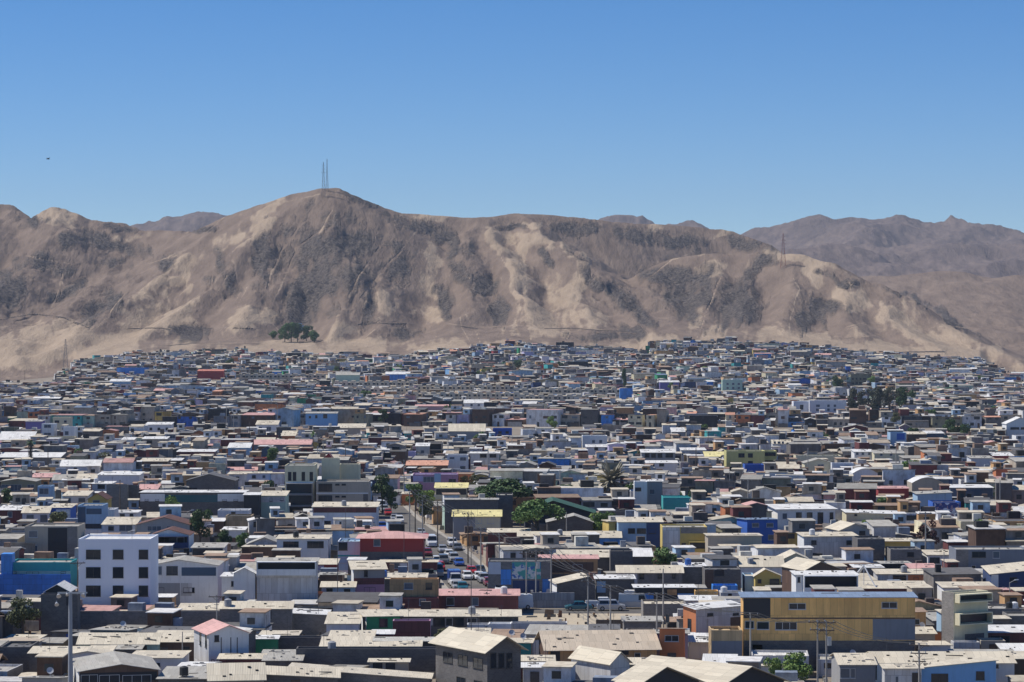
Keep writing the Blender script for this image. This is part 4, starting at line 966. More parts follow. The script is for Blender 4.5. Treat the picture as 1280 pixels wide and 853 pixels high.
# smaller trees among the houses: photo column, row of the top, width
EXTRA = [(455,560,14),(520,605,20),(585,592,20),(600,540,12),(690,520,12),(705,606,22),(795,602,20),(868,612,16),(880,530,12),(935,632,20),(1003,600,20),(1030,540,12),(1120,515,12),(1165,512,14),(1215,590,16),(1255,600,20),(100,560,12),(70,640,14),(200,585,16),(215,620,14),(335,600,12),(420,600,16),(110,500,8),(190,478,10),(330,480,8),(480,512,10),(560,505,9),(740,505,10),(840,478,10),(880,458,9),(960,470,10),(1010,455,9),(1180,478,10),(1225,470,10),(500,455,8),(700,452,9),(420,458,8),(240,500,10),(600,462,9),(1090,470,10),(10,610,16),(340,560,12),(805,560,14),(760,640,26),(745,640,20),(1140,535,14),(1240,505,10),(530,620,18),(660,575,14)]
recs = read_table(TABLE)
for r in recs: r['hero'] = True
nbad = settle(recs)
print('heroes', len(recs), 'unsettled', nbad)
# road down the middle ------------------------------------------------
ROAD = [(-1.5, 436), (-5.6, 467), (-12.0, 531), (-15.6, 564), (-20.6, 600), (-26.2, 640), (-31.5, 690)]
def road_x(y): return float(np.interp(y, [p[1] for p in ROAD], [p[0] for p in ROAD]))
def in_road(x, y, m=0.0):
    if 440 < y < 690 and abs(x - road_x(y)) < 5.6 + m: return True
    if 428 - m < y < 441 + m and -42 < x < 34 + m: return True      # cross street
    if 403 - m < y < 441 + m and -1 - m < x < 22 + m: return True   # sandy yard
    if 640 < y < 652 and 84 < x < 120: return True                   # small square at the right
    return False
# fillers -------------------------------------------------------------
def hero_rects():
    out = []
    for r in recs:
        base = HY + (CAMZ - r['z0'])*F/r['D']
        k = 2.2 if r['rt'] == 'T' else 1
        out.append((min(r['x0'], r['x0'] - math.sin(max(r['th'],0))*r['dep']*r['s']), r['x1'], r['yt'], r['ye'], r['ye'] + (base-r['ye'])*(.74 if base-r['ye'] > 26 else .58), r['D']))
    out += [(640,800,735,760,786,403), (655,800,735,760,764,441), (562,640,700,738,744,440), (545,600,690,708,718,520), (522,566,690,720,744,462), (470,520,630,640,664,600), (98,275,764,764,785,400), (-3,88,718,718,750,441), (98,188,673,673,762,420), (316,391,657,657,668,560), (6,54,745,750,800,389), (812,852,684,690,712,498), (975,1020,814,820,850,340)]
    return out
HR = hero_rects()
footp = [(r['X'] + r['w']/2, r['D'] + r['dep']/2, foot(r, m=.25), r['w']) for r in recs]
for a_, b_, yt_, h_ in ((98,275,764,3.4),(-8,88,718,5.0),(665,718,741,2.4),(316,391,657,2.6),(745,796,775,1.3)):
    D_ = (CAMZ-h_)*F/(yt_-HY); q_ = dict(X=sx(a_, D_), D=D_-.3, th=0, w=(b_-a_)/F*D_, dep=1.0); footp.append((q_['X']+q_['w']/2, D_, foot(q_), q_['w']))
for px_, yb_, w_ in ((28,806,46),(250,690,20),(282,695,18),(303,696,16),(831,720,34),(996,868,36),(967,868,20),(634,655,30),(672,662,30),(1160,702,22),(1226,694,14),(478,642,20),(1101,648,22),(764,640,26)):
    D_ = CAMZ*F/(yb_-HY); w_ = w_/F*D_*.7; q_ = dict(X=sx(px_, D_)-w_/2, D=D_-w_/2, th=0, w=w_, dep=w_); footp.append((q_['X']+w_/2, D_, foot(q_), w_))
EXPOS = []
for px_, yt_, wp_ in EXTRA:
    Hh_ = 6.4 if wp_ > 15 else 7.4; D_ = solveD(yt_, Hh_, px_); cw_ = max(4.2, wp_/F*D_)*1.35; EXPOS.append((D_, sx(px_, D_), Hh_, cw_))
    q_ = dict(X=sx(px_, D_)-cw_*.32, D=D_-cw_*.32, th=0, w=cw_*.64, dep=cw_*.64); footp.append((q_['X']+cw_*.32, D_, foot(q_), cw_*.64))
fill = []
FW = ['blk']*9 + ['dgr']*6 + ['brn']*5 + ['mar']*2 + ['wod']*2 + ['org','lbl','lil'] + ['wht']*6 + ['gyw']*6 + ['blw']*5 + ['gry']*6 + ['bei']*4 + ['lbl']*2 + ['mar']*2 + ['pgr','tea','nav','org','yel','pnk','cre','cre','oli','azu','wod','drk']
FR = ['crm']*7 + ['gyr']*11 + ['rst']*5 + ['wtr']*4 + ['dkr']*3 + ['pkr']*1 + ['dkr']*3 + ['tnr']
r_ = random.Random(21)
y = 330.0
while y < 1240 and len(fill) < 4000:
    step = r_.uniform(6.5, 8.5); x = sx(-170, y)
    while x < sx(1450, y):
        w = r_.choice([3.4,4,4.5,5,5.5,6.5,7.5,9])*r_.uniform(.9,1.1); dep = step - r_.uniform(.6, 2.4); X = x; x += w + r_.choice([.15,.15,.3,1.2])
        yy = y + r_.uniform(-.9, 1.2) + (4.0*math.sin(X/31.0+y/90) if y > 470 else 0)
        th = R(r_.uniform(-3, 3) + (8*math.sin(y/70 + X/60)))
        if any(in_road(X + a, yy + b) for a in (0, w/2, w) for b in (0, dep/2, dep)): continue
        rc = dict(X=X, D=yy, th=th, w=w, dep=dep)
        f = foot(rc, m=.12)
        if any(abs(cx - X - w/2) < (ww+w)/2 + 14 and abs(cy - yy - dep/2) < 24 and sat(f, g) for cx, cy, g, ww in footp): continue
        # how tall may it be without covering the fronts of the placed houses behind?
        pa, pb = to_px(X, yy, 0)[0], to_px(X + w, yy, 0)[0]
        lim = 0
        for (a, b, ta, te, tv, D) in HR:
            if D > yy and min(b, pb) - max(a, pa) > .12*(pb-pa) + .5: lim = max(lim, tv)
        zmax = CAMZ - (lim - HY)*yy/F if lim else 9
        h = r_.choice([2.4, 2.7, 3.0, 5.0, 5.2, 5.5, 5.8, 5.4, 7.6]) if y > 480 else r_.choice([2.3,2.4,2.6,2.8,3.0,3.2,5.2])
        if zmax < 1.9: continue
        if h > zmax - .3: h = max(1.9, min(h, zmax - .3))
        rt = r_.choice('SSSSSGFT')
        hb = h + (r_.uniform(-.8, .9) if rt == 'S' else 0)
        if hb > zmax + .4: hb = h + .15
        rise_ = r_.uniform(.4, 1.1)
        if rt in 'TG' and h + rise_ > zmax: rise_ = .3; h = max(1.9, h - .3)
        up = r_.uniform(2.1, 2.5) if (rt in 'SF' and h < 3.6 and zmax > h + 2.9 and r_.random() < .4) else 0
        fill.append(dict(up=up, X=X, D=yy, th=th, w=w, dep=dep, h=h, hb=hb, rt=rt, wall=r_.choice(FW), roof=r_.choice(FR), rise=rise_, side=r_.choice([None, None, None, 'blk', 'wht']),
            x0=pa, x1=pb, ye=to_px(X, yy, h)[1], yt=to_px(X, yy, hb)[1]-2, s=F/yy, o={}, lab=None, lm=None, z0=0.0, hero=False))
    y += step
print('fill candidates', len(fill))
NH = 322 - len(recs)
NH = max(40, NH)
near = [f for f in fill if f['h'] > 2.0 and f['x1'] > 4 and f['x0'] < 1276 and f['ye'] < 848][:NH]
seen_ids = set(id(f) for f in near)
far_fill = [f for f in fill if id(f) not in seen_ids]
for i, rc in enumerate(recs): build_rec(rc, i)
for i, f in enumerate(near):
    f['root'] = house(f['wall'], f['roof'], f['rt'], f['X'], f['D'], f['th'], f['w'], f['dep'], f['h'], hb=f['hb'], rise=f['rise'], side=f['side'], seed=900+i, dish=(i % 9 == 0), z0=0.0, upper=f['up'])
ALL = recs + near
# ------------------------------------------------------------------ the mass of farther houses: one sheet of small houses
def pal(keys, src): return np.array([src[k][0] for k in keys])
class Mass:
    def __init__(s): s.v = []; s.f = []; s.c = []; s.m = []; s.n = 0
    def add(s, V, Fc, C, mi=0):
        s.v.append(V); s.f.append(Fc + s.n); s.c.append(np.repeat(np.asarray(C)[None], len(V), 0)); s.n += len(V); s.m.append(np.full(len(Fc), mi))
BOXF = np.array([(0,3,2,1),(4,5,6,7),(0,1,5,4),(1,2,6,5),(2,3,7,6),(3,0,4,7)])
def bx8(x0, x1, y0, y1, b, t): return np.array([(x0,y0,b),(x1,y0,b),(x1,y1,b),(x0,y1,b),(x0,y0,t[0]),(x1,y0,t[1]),(x1,y1,t[2]),(x0,y1,t[3])], float)
mass = Mass(); mr = random.Random(5)
FW2 = ['blk']*10 + ['dgr']*9 + ['brn']*8 + ['drk']*2 + ['oli']*2 + ['wht']*12 + ['gyw']*7 + ['blw']*4 + ['gry']*8 + ['bei']*9 + ['cre']*3 + ['tan']*2 + ['lbl']*3 + ['mar']*3 + ['slt']*3 + ['pgr','pgr','tea','nav','org','yel','pnk','cre','cre','cre','oli','azu','blu','wod','drk','drk','lil','red','sky','grn']
FR2 = ['crm']*8 + ['gyr']*15 + ['rst']*7 + ['dkr']*4 + ['wtr']*5 + ['pkr','pkr','dkr','dkr','dkr','dkr','brn','brn','tnr','blr','org']
def mass_house(X, Y, z0, th, w, d, h, hb, wall, roof, rt='S', rise=.8):
    c, s = math.cos(th), math.sin(th)
    def tr(V): o = V.copy(); o[:,0] = X + V[:,0]*c - V[:,1]*s; o[:,1] = Y + V[:,0]*s + V[:,1]*c; o[:,2] = V[:,2] + z0; return o
    wc = np.array(WC[wall][0])*mr.uniform(.85, 1.15); rcol = np.array(RC[roof][0])*mr.uniform(.7, 1.08)
    ov = .25
    if rt == 'S':
        mass.add(tr(bx8(0,w,0,d,-1.5,(h,h,hb,hb))), BOXF, wc)
        V = bx8(-ov,w+ov,-ov,d+ov,0,(h+.12,h+.12,hb+.12,hb+.12)); V[:4,2] = V[4:,2] - .14; mass.add(tr(V), BOXF, rcol, 1)
    elif rt == 'F':
        mass.add(tr(bx8(0,w,0,d,-1.5,(h,h,h,h))), BOXF, wc); mass.add(tr(bx8(.2,w-.2,.2,d-.2,h-.2,(h+.02,)*4)), BOXF, rcol, 1)
    elif rt == 'G':
        V = np.array([(0,0,-1.5),(w,0,-1.5),(w,d,-1.5),(0,d,-1.5),(0,0,h),(w,0,h),(w,d,h),(0,d,h),(0,d/2,h+rise),(w,d/2,h+rise)], float)
        mass.add(tr(V[:8]), BOXF, wc)
        q = [bx8(-ov,w+ov,-ov,d/2,0,(h,h,h+rise,h+rise)), bx8(-ov,w+ov,d/2,d+ov,0,(h+rise,h+rise,h,h))]
        for V2 in q: V2[:,2] += .02; V2[:4,2] = V2[4:,2] - .14; mass.add(tr(V2), BOXF, rcol, 1)
    else:
        mass.add(tr(bx8(0,w,0,d,-1.5,(h,h,h,h))), BOXF, wc)
        q = [bx8(-ov,w/2,-ov,d+ov,0,(h,h+rise,h+rise,h)), bx8(w/2,w+ov,-ov,d+ov,0,(h+rise,h,h,h+rise))]
        for V2 in q: V2[:,2] += .02; V2[:4,2] = V2[4:,2] - .14; mass.add(tr(V2), BOXF, rcol, 1)
        mass.add(tr(np.array([(0,-.004,h-.05),(w,-.004,h-.05),(w/2,-.004,h+rise-.05),(w/2,-.004,h+rise-.06)],float)), np.array([(0,1,2,3)]), wc)
    if mr.random() < .28 and h < 6 and w > 4:     # a smaller room built on top
        uw = w*mr.uniform(.35, .7); ux = mr.choice([0.02, w-uw-.02]); uh = mr.uniform(1.9, 2.5); uc = np.array(WC[mr.choice(['blk','wht','brn','gyw','dgr','lbl','mar','bei','wod','blw'])][0])
        mass.add(tr(bx8(ux, ux+uw, d*.25, d*.85, min(h,hb)-.2, (h+uh,)*4)), BOXF, uc); V = bx8(ux-.2, ux+uw+.2, d*.25-.3, d*.85+.2, 0, (h+uh+.05,h+uh+.05,h+uh+.2,h+uh+.2)); V[:4,2] = V[4:,2]-.12; mass.add(tr(V), BOXF, np.array(RC[mr.choice(['crm','gyr','rst','wtr'])][0]), 1)
        mass.add(tr(bx8(ux+uw*.3, ux+uw*.3+min(1.1,uw*.5), d*.25-.06, d*.25+.04, h+.7, (h+1.6,)*4)), BOXF, (.02,.025,.03), 2)
    fl = 2 if h > 4.4 else 1
    for f in range(fl):
        n = max(1, int(w/mr.uniform(2.2, 3.6))); cell = w/n
        for k in range(n):
            if mr.random() < .25: continue
            ww = min(cell*.75, mr.choice([.9,1.2,1.6,2.6])); hh = mr.choice([.9,1.1,1.3]); zb = f*2.7 + 1.0; dark = mr.random()
            if f == 0 and mr.random() < .3: zb = 0.0; hh = 2.1; ww = 1.0
            col = (.02,.025,.03) if dark < .7 else ((.12,.16,.2) if dark < .85 else (.1,.05,.03))
            V = bx8(cell*(k+.5)-ww/2, cell*(k+.5)+ww/2, -.06, .04, zb, (min(zb+hh, h-.15),)*4); mass.add(tr(V), BOXF, col, 2)
    if mr.random() < .45:     # water tanks, upper shacks, chimneys
        a = mr.uniform(.3, max(.4, w-2)); e = mr.uniform(.8, min(3.0, w-.4)); g = mr.uniform(.5, 1.6)
        mass.add(tr(bx8(a, a+e, d*.3, d*.3+e*.8, h-.2, (max(h,hb)+g,)*4)), BOXF, mr.choice([(.03,.03,.03),(.5,.5,.48),(.12,.1,.09),(.25,.3,.38),(.3,.2,.14),(.7,.68,.6)]))
    if mr.random() < .35:     # yard wall in front
        a = mr.uniform(0, w*.5); mass.add(tr(bx8(a, w, -1.4, -1.25, -1.5, (mr.uniform(1.4,2.3),)*4)), BOXF, mr.choice([(.18,.17,.16),(.3,.28,.25),(.45,.42,.38),(.1,.09,.08)]))
for f in far_fill: mass_house(f['X'], f['D'], 0.0, f['th'], f['w'], f['dep'], f['h'], f['hb'], f['wall'], f['roof'], f['rt'], f['rise'])
# beyond the first field: streets of small lots up to the foot of the hills
def edge_D(px):
    return 2300.0 - 55*vnoise(np.array([px/14.0]), np.array([3.0]), 8)[0]
# terraced rows: small beige block houses, all alike, built from one mesh
tb = MB(); TW, TD, TH = 5.2, 6.0, 5.6
tb.box(0, TW-.25, 0, TD, -3, TH-.9); tb.box(0, TW*.5, .02, TD, TH-.9, TH); tb.box(TW*.5+.6, TW-.4, -.05, .03, 3.0, 4.1, 1); tb.box(.5, 1.5, -.05, .03, 2.9, 4.0, 1); tb.box(.7, 1.6, -.05, .03, 0, 2.0, 1); tb.box(TW*.5+.5, TW-.9, -.05, .03, .6, 1.7, 1)
tb.box(TW-.25, TW, -.1, TD, -3, TH-.6, 2)
TMESH = tb.mesh('terraced_house', [m_plaster('terrace_render', (.70,.61,.46), .3), m_flat('dark_opening', (.03,.03,.035), .5), m_plaster('terrace_party_wall', (.50,.44,.34), .3)])
TROWS = [(297,396,467,'upper'),(418,520,476,'mid'),(424,520,484,'front'),(522,640,481,'mid'),(516,660,490,'front'),(642,776,485,'mid'),(650,742,493,'front')]
TU = []
for a, b, yt, kind_ in TROWS:
    px = a
    while px < b:
        D = solveD(yt, TH, px); X = sx(px, D); TU.append((X, D, px, kind_)); px += (TW+.05)*F/D
FOOT2 = [(cx, cy, g, ww) for cx, cy, g, ww in footp if cy > 1100]
for X, D, px, kd in TU:
    t_ = dict(X=X, D=D, th=0, w=TW, dep=TD); FOOT2.append((X+2.6, D+3, foot(t_, m=.3), TW))
FRONTS = [(a, b, D, .42*(te and (CAMZ-(te-HY)*D/F)) ) for (a, b, ta, te, tv, D) in HR if D > 1150]
FRONTS = [(r['x0'], r['x1'], r['D'], .38*r['h']) for r in recs if r['D'] > 1150] + [(px, px+11, D, 1.75) for X, D, px, kd in TU]
y = 1240.0; nm = 0
while y < 2300:
    step = mr.uniform(8.5, 12.5) if y < 1500 else mr.uniform(9, 13)
    x = sx(-150, y)
    while x < sx(1430, y):
        w = mr.choice([3.5,4.5,5,6,7,8,9,13])*mr.uniform(.85,1.15); d = step - mr.uniform(.8, 4.4); X = x; x += w + mr.choice([.2,.2,.4,1.5])
        yy = y + mr.uniform(-2.2, 2.2) + 9*math.sin(X/80.0 + y/150)
        px, _ = to_px(X + w/2, yy, 0)
        if yy > edge_D(px): continue
        gap = vnoise(np.array([X/55.0]), np.array([yy/90.0]), 77)[0]
        if gap > .90 and mr.random() < .8: continue
        # lanes that climb towards the hill
        if yy > 1500 and any(abs(px - (lx + (2300-yy)*sl)) < 3.2 for lx, sl in ((352,.012),(640,.02),(806,.03),(852,-.01),(930,.01),(470,-.012),(1080,.02),(220,.01))): continue
        if yy > 2190 and mr.random() < (yy-2190)/140: continue
        if px < 75 and yy > 1900: continue
        if 1056 < px < 1146 and 1500 < yy < 1800 and mr.random() < .75: continue
        rc = dict(X=X, D=yy, th=0, w=w, dep=d)
        if any(abs(cx - X) < 30 and abs(cy - yy) < 25 and sat(foot(rc), g) for cx, cy, g, ww in FOOT2): continue
        hc = min([hh_ for a_, b_, D_, hh_ in FRONTS if 0 < D_ - yy < 150 and a_ - 2 < px < b_ + 2] + [9])
        if hc < 1.7: hc = 1.7
        h = min(hc, mr.choice([2.4,2.7,3.0,4.8,5.3,5.6,5.2,5.4,7.6])); th = R(mr.uniform(-5, 5)) + .25*math.sin(X/170.0 + yy/240)
        mass_house(X, yy, gz(X, yy), th, w, d, h, h + (mr.uniform(-1.1, .8) if hc > 5 else .1), mr.choice(FW2), mr.choice(FR2), mr.choice('SSSSFGT'), mr.uniform(.4, 1.2)); nm += 1
    y += step
print('mass houses', nm, 'faces', sum(len(f) for f in mass.f))
# odds and ends lying in yards and alleys of the nearer blocks
clut = MB(); cr = random.Random(3)
for _ in range(9000):
    yy = cr.uniform(344, 700); xx = cr.uniform(sx(-10, yy), sx(1290, yy))
    if in_road(xx, yy, .5) and not (403 < yy < 429 and -1 < xx < 22 and cr.random() < .45): continue
    q = dict(X=xx-.4, D=yy-.4, th=0, w=.8, dep=.8)
    if any(abs(r['X']+r['w']/2-xx) < r['w']/2+8 and abs(r['D']+r['dep']/2-yy) < 16 and sat(foot(q), foot(r)) for r in recs + near): continue
    k = cr.random(); a = cr.uniform(.12, .5); hh = cr.uniform(.1, .7); 
    if k < .6: clut.box(xx, xx+a, yy, yy+a*.8, 0, hh, cr.randrange(5))
    elif k < .8: clut.tube((xx,yy,0), (xx,yy,hh), a*.4, n=8, m=cr.randrange(5))
    else: b_ = cr.uniform(.6, 2.0); clut.hull8([(xx,yy,0),(xx+b_,yy+.4,0),(xx+b_,yy+.45,0),(xx,yy+.05,0)], [(xx+.2,yy+.3,hh*1.6),(xx+b_,yy+.7,hh*1.4),(xx+b_,yy+.75,hh*1.4),(xx+.2,yy+.35,hh*1.6)], cr.randrange(5))
tag(clut.obj('yard_clutter', [m_flat('scrap_wood', (.25,.16,.09), .9), M_STONE, m_flat('scrap_white', (.6,.6,.57), .7), m_flat('scrap_dark', (.06,.06,.06), .8), m_flat('scrap_rust', (.20,.10,.06), .9)]), 'scrap, boards and drums lying about in the yards and alleys', 'clutter', kind='stuff')
V = np.concatenate(mass.v); Fq = np.concatenate(mass.f); Cc = np.concatenate(mass.c); Mi = np.concatenate(mass.m)
me = bpy.data.meshes.new('distant_houses'); me.vertices.add(len(V)); me.vertices.foreach_set('co', V.astype(np.float32).reshape(-1))
me.loops.add(len(Fq)*4); me.loops.foreach_set('vertex_index', Fq.reshape(-1).astype(np.int32)); me.polygons.add(len(Fq))
me.polygons.foreach_set('loop_start', np.arange(0, len(Fq)*4, 4, dtype=np.int32)); me.polygons.foreach_set('loop_total', np.full(len(Fq), 4, np.int32))
me.polygons.foreach_set('material_index', Mi.astype(np.int32)); me.update()
ca = me.color_attributes.new('paint', 'FLOAT_COLOR', 'POINT'); ca.data.foreach_set('color', np.concatenate([Cc, np.ones((len(Cc),1))], 1).astype(np.float32).reshape(-1))
def mass_mat(name, rough, st):
    m, nt, b, N, L = newmat(name); a = N.new('ShaderNodeVertexColor'); a.layer_name = 'paint'
    v = objvec(nt, (.9,.9,.5)); n1 = ramp(nt, noise(nt, v, .9, 5, .7), .42, .72)
    sc = N.new('ShaderNodeMix'); sc.data_type = 'RGBA'; sc.blend_type = 'MULTIPLY'; L.new(math_(nt, 'MULTIPLY', n1, st), sc.inputs[0]); L.new(a.outputs[0], sc.inputs[6]); sc.inputs[7].default_value = (.42,.36,.31,1)
    L.new(sc.outputs[2], b.inputs['Base Color']); b.inputs['Roughness'].default_value = rough; return m
me.polygons.foreach_set('use_smooth', np.zeros(len(Fq), bool))
me.materials.append(mass_mat('distant_walls', .9, .8)); me.materials.append(mass_mat('distant_roofs', .75, .7)); me.materials.append(mass_mat('distant_windows', .3, .2))
me.validate()
mo = bpy.data.objects.new('distant_houses', me); COL.objects.link(mo); tag(mo, 'the crowded mass of small distant houses running up to the foot of the hills', 'houses', kind='stuff')
# ------------------------------------------------------------------ roads
rm, nt, b, N, L = newmat('asphalt'); v = objvec(nt); n1 = noise(nt, v, .25, 6, .65)
L.new(mixc(nt, ramp(nt, n1, .35, .7), (.085,.08,.075), (.16,.145,.125)), b.inputs['Base Color']); b.inputs['Roughness'].default_value = .95
mb = MB()
for (xa, ya), (xb, yb) in zip(ROAD[:-1], ROAD[1:]): mb.poly([(xa-4.6,ya,.02),(xa+4.6,ya,.02),(xb+4.6,yb,.02),(xb-4.6,yb,.02)])
tag(mb.obj('road', rm), kind='structure')
pm = m_plaster('pavement_concrete', (.36,.33,.28), .5)
for sgn in (-1, 1):
    mb = MB()
    for (xa, ya), (xb, yb) in zip(ROAD[1:-1], ROAD[2:]):
        a0, a1 = sorted((sgn*4.62, sgn*5.7))
        mb.hull8([(xa+a0,ya,-.1),(xa+a1,ya,-.1),(xb+a1,yb,-.1),(xb+a0,yb,-.1)], [(xa+a0,ya,.13),(xa+a1,ya,.13),(xb+a1,yb,.13),(xb+a0,yb,.13)])
    tag(mb.obj('pavement', pm), kind='structure')
mb = MB(); mb.poly([(-44,430,.012),(34,430,.012),(34,438.5,.012),(-44,438.5,.012)]); tag(mb.obj('cross_street', rm), kind='structure')
sm = m_plaster('sand_yard', (.50,.42,.30), .6)
mb = MB(); mb.poly([(-1,403,.016),(22,403,.016),(23,431,.018),(-1,431,.018)]); tag(mb.obj('sandy_yard', sm), kind='structure')
# ------------------------------------------------------------------ walls and fences that stand alone
M_SHEET = m_sheet('fence_sheet', (.36,.36,.36), .5)
for x0, x1, yt, h, mt, lab in [
    (98, 275, 764, 3.4, m_block('boundary_block', (.25,.235,.225)), 'long grey block boundary wall in front of the white nine-window block'),
    (-3, 88, 718, 5.0, m_sheet('boundary_blue', (.05,.22,.68), .9, vertical=False), 'tall bright blue boundary wall before the teal-fronted warehouse'),
    (665, 718, 741, 2.4, M_SHEET, 'grey ribbed sheet fence beside the teal sedan on the sandy yard'),
    (316, 391, 657, 2.6, m_sheet('fence_wood', (.11,.08,.06), .4), 'dark brown board fence left of the blue-grey house with maroon band'),
    (745, 796, 775, 1.3, m_sheet('fence_scrap', (.10,.08,.07), .6), 'low dark scrap-wood fence on the edge of the sandy yard')]:
    D = (CAMZ - h)*F/(yt - HY)
    t = .22
    m = MB(); L0 = (x1-x0)/F*D; m.box(0, L0, 0, t, -.4, h)
    for k in range(int(L0/3.5)+1): m.box(min(k*3.5, L0-.3), min(k*3.5+.3, L0), -.04, t+.04, -.4, h+.03)
    o = m.obj('boundary_wall' if h > 3 else 'fence', mt, loc=(sx(x0, D), D, 0)); tag(o, lab, 'wall' if h > 3 else 'fence')
m = MB(); D = 437.0   # blue corner tower of the boundary wall
m.box(0, sx(6, D)-sx(-8, D), .3, 3, -.4, 8.2); o = m.obj('blue_side_wall', WM('azu'), loc=(sx(-8, D), D+6, 0)); tag(o, 'tall narrow azure wall end at the edge of the bright blue boundary wall', 'wall')
# ------------------------------------------------------------------ cars
def body_mesh(kind):
    L_, W, H = {'sedan': (4.3,1.72,1.42), 'hatch': (3.9,1.68,1.5), 'suv': (4.5,1.82,1.72), 'van': (5.2,1.95,2.35), 'pickup': (5.1,1.8,1.72), 'truck': (5.6,2.0,2.2)}[kind]
    m = MB(); hw = W/2; n = 0
    def loft(S):
        base = len(m.v)
        for x, w, zb, zt in S:
            r = .10
            m.v.extend([(x,-w,zb+r),(x,-w+r*.6,zb),(x,w-r*.6,zb),(x,w,zb+r),(x,w,zt-r),(x,w-r,zt),(x,-w+r,zt),(x,-w,zt-r)])
        k = 8
        for i in range(len(S)-1):
            for j in range(k):
                a, b = base+i*k+j, base+i*k+(j+1) % k; m.f.append((a, b, b+k, a+k)); m.m.append(0)
        m.f.append(tuple(base+j for j in reversed(range(k)))); m.m.append(0)
        e = base+(len(S)-1)*k; m.f.append(tuple(e+j for j in range(k))); m.m.append(0)
    f, b = -L_/2, L_/2; belt = {'sedan': .88, 'hatch': .92, 'suv': 1.05, 'van': 1.25, 'pickup': 1.0, 'truck': 1.2}[kind]
    nose = {'sedan': 1.0, 'hatch': .85, 'suv': 1.0, 'van': .55, 'pickup': 1.1, 'truck': .5}[kind]
    tail = {'sedan': .75, 'hatch': .15, 'suv': .12, 'van': .08, 'pickup': 1.9, 'truck': 3.3}[kind]
    loft([(f,hw*.82,.32,belt-.28),(f+.12,hw*.93,.25,belt-.15),(f+.5,hw,.22,belt-.07),(f+nose,hw,.22,belt),(0,hw,.22,belt),(b-.6,hw,.22,belt),(b-.1,hw*.95,.26,belt-.06),(b,hw*.86,.34,belt-.16)])
    c0, c1 = f+nose-.05, b-tail; rk = {'sedan': .65, 'hatch': .6, 'suv': .5, 'van': .5, 'pickup': .45, 'truck': .35}[kind]; rb = {'sedan': .55, 'hatch': .4, 'suv': .25, 'van': .08, 'pickup': .12, 'truck': .08}[kind]
    iw = hw*.97; tw = hw*(.80 if kind != 'van' else .88)
    m.hull8([(c0,-iw,belt-.06),(c1,-iw,belt-.06),(c1,iw,belt-.06),(c0,iw,belt-.06)], [(c0+rk,-tw,H-.05),(c1-rb,-tw,H-.05),(c1-rb,tw,H-.05),(c0+rk,tw,H-.05)])
    m.hull8([(c0+rk,-tw,H-.05),(c1-rb,-tw,H-.05),(c1-rb,tw,H-.05),(c0+rk,tw,H-.05)], [(c0+rk+.12,-tw+.12,H),(c1-rb-.1,-tw+.12,H),(c1-rb-.1,tw-.12,H),(c0+rk+.12,tw-.12,H)])
    if kind == 'pickup':
        for y in (-1, 1): m.box(c1, b-.05, min(y*hw, y*(hw-.07)), max(y*hw, y*(hw-.07)), belt-.05, belt+.18)
        m.box(b-.12, b-.05, -hw+.05, hw-.05, belt-.05, belt+.18)
    g = MB(); lo, hi = (belt-.06), (H-.05)
    def P(t, x0, x1, y0, y1): z = lo + (hi-lo)*t; return z
    def lerp(a, b_, t): return a + (b_-a)*t
    e = .012
    def band(t0, t1, shrink=.06):
        X0, X1 = lerp(c0, c0+rk, t0), lerp(c0, c0+rk, t1); Z0, Z1 = lerp(lo, hi, t0), lerp(lo, hi, t1); Y0, Y1 = lerp(iw, tw, t0), lerp(iw, tw, t1)
        g.poly([(X0-e,-Y0+shrink,Z0),(X0-e,Y0-shrink,Z0),(X1-e,Y1-shrink,Z1),(X1-e,-Y1+shrink,Z1)])
        X0b, X1b = lerp(c1, c1-rb, t0), lerp(c1, c1-rb, t1)
        if kind != 'truck': g.poly([(X0b+e,Y0-shrink,Z0),(X0b+e,-Y0+shrink,Z0),(X1b+e,-Y1+shrink,Z1),(X1b+e,Y1-shrink,Z1)])
        for s in (-1, 1):
            xm = (c0+rk*.6 + c1-rb)/2 if kind != 'van' else c0 + 1.5
            segs = [(X0+.25,xm-.04,X1+.12,xm-.04)] + ([(xm+.04,X0b-.2,xm+.04,X1b-.1)] if kind != 'van' else [])
            if kind in ('pickup','truck'): segs = [(X0+.25, X0b-.1, X1+.12, X1b-.06)]
            for a, b2, c, d in segs:
                g.poly([(a,s*(Y0+e),Z0),(b2,s*(Y0+e),Z0),(d,s*(Y1+e),Z1),(c,s*(Y1+e),Z1)])
    band(.18, .88)
    wr = .31 if kind in ('sedan','hatch') else .36
    return L_, W, H, m, g, wr
PAINT = {}
def paint(k):
    c = {'white': (.75,.75,.74), 'silver': (.45,.46,.47), 'grey': (.16,.165,.17), 'red': (.42,.03,.03), 'dark': (.03,.035,.04), 'blue': (.03,.09,.36), 'teal': (.03,.16,.20), 'maroon': (.20,.03,.04), 'tan': (.4,.33,.22), 'black': (.02,.02,.022)}[k]
    if k not in PAINT:
        m, nt, b, N, L = newmat('car_paint_' + k); b.inputs['Base Color'].default_value = (*c, 1); b.inputs['Roughness'].default_value = .28; b.inputs['Coat Weight'].default_value = .4; b.inputs['Metallic'].default_value = .3 if k in ('silver','grey','teal') else 0
        PAINT[k] = m
    return PAINT[k]
CARM = {}
M_GLASSC = m_flat('car_glass', (.02,.025,.03), .06); M_HEAD = m_flat('lamp_clear', (.7,.7,.68), .15); M_TAIL = m_flat('lamp_red', (.4,.02,.02), .2); M_RIM = m_flat('wheel_rim', (.4,.4,.41), .35, .6)
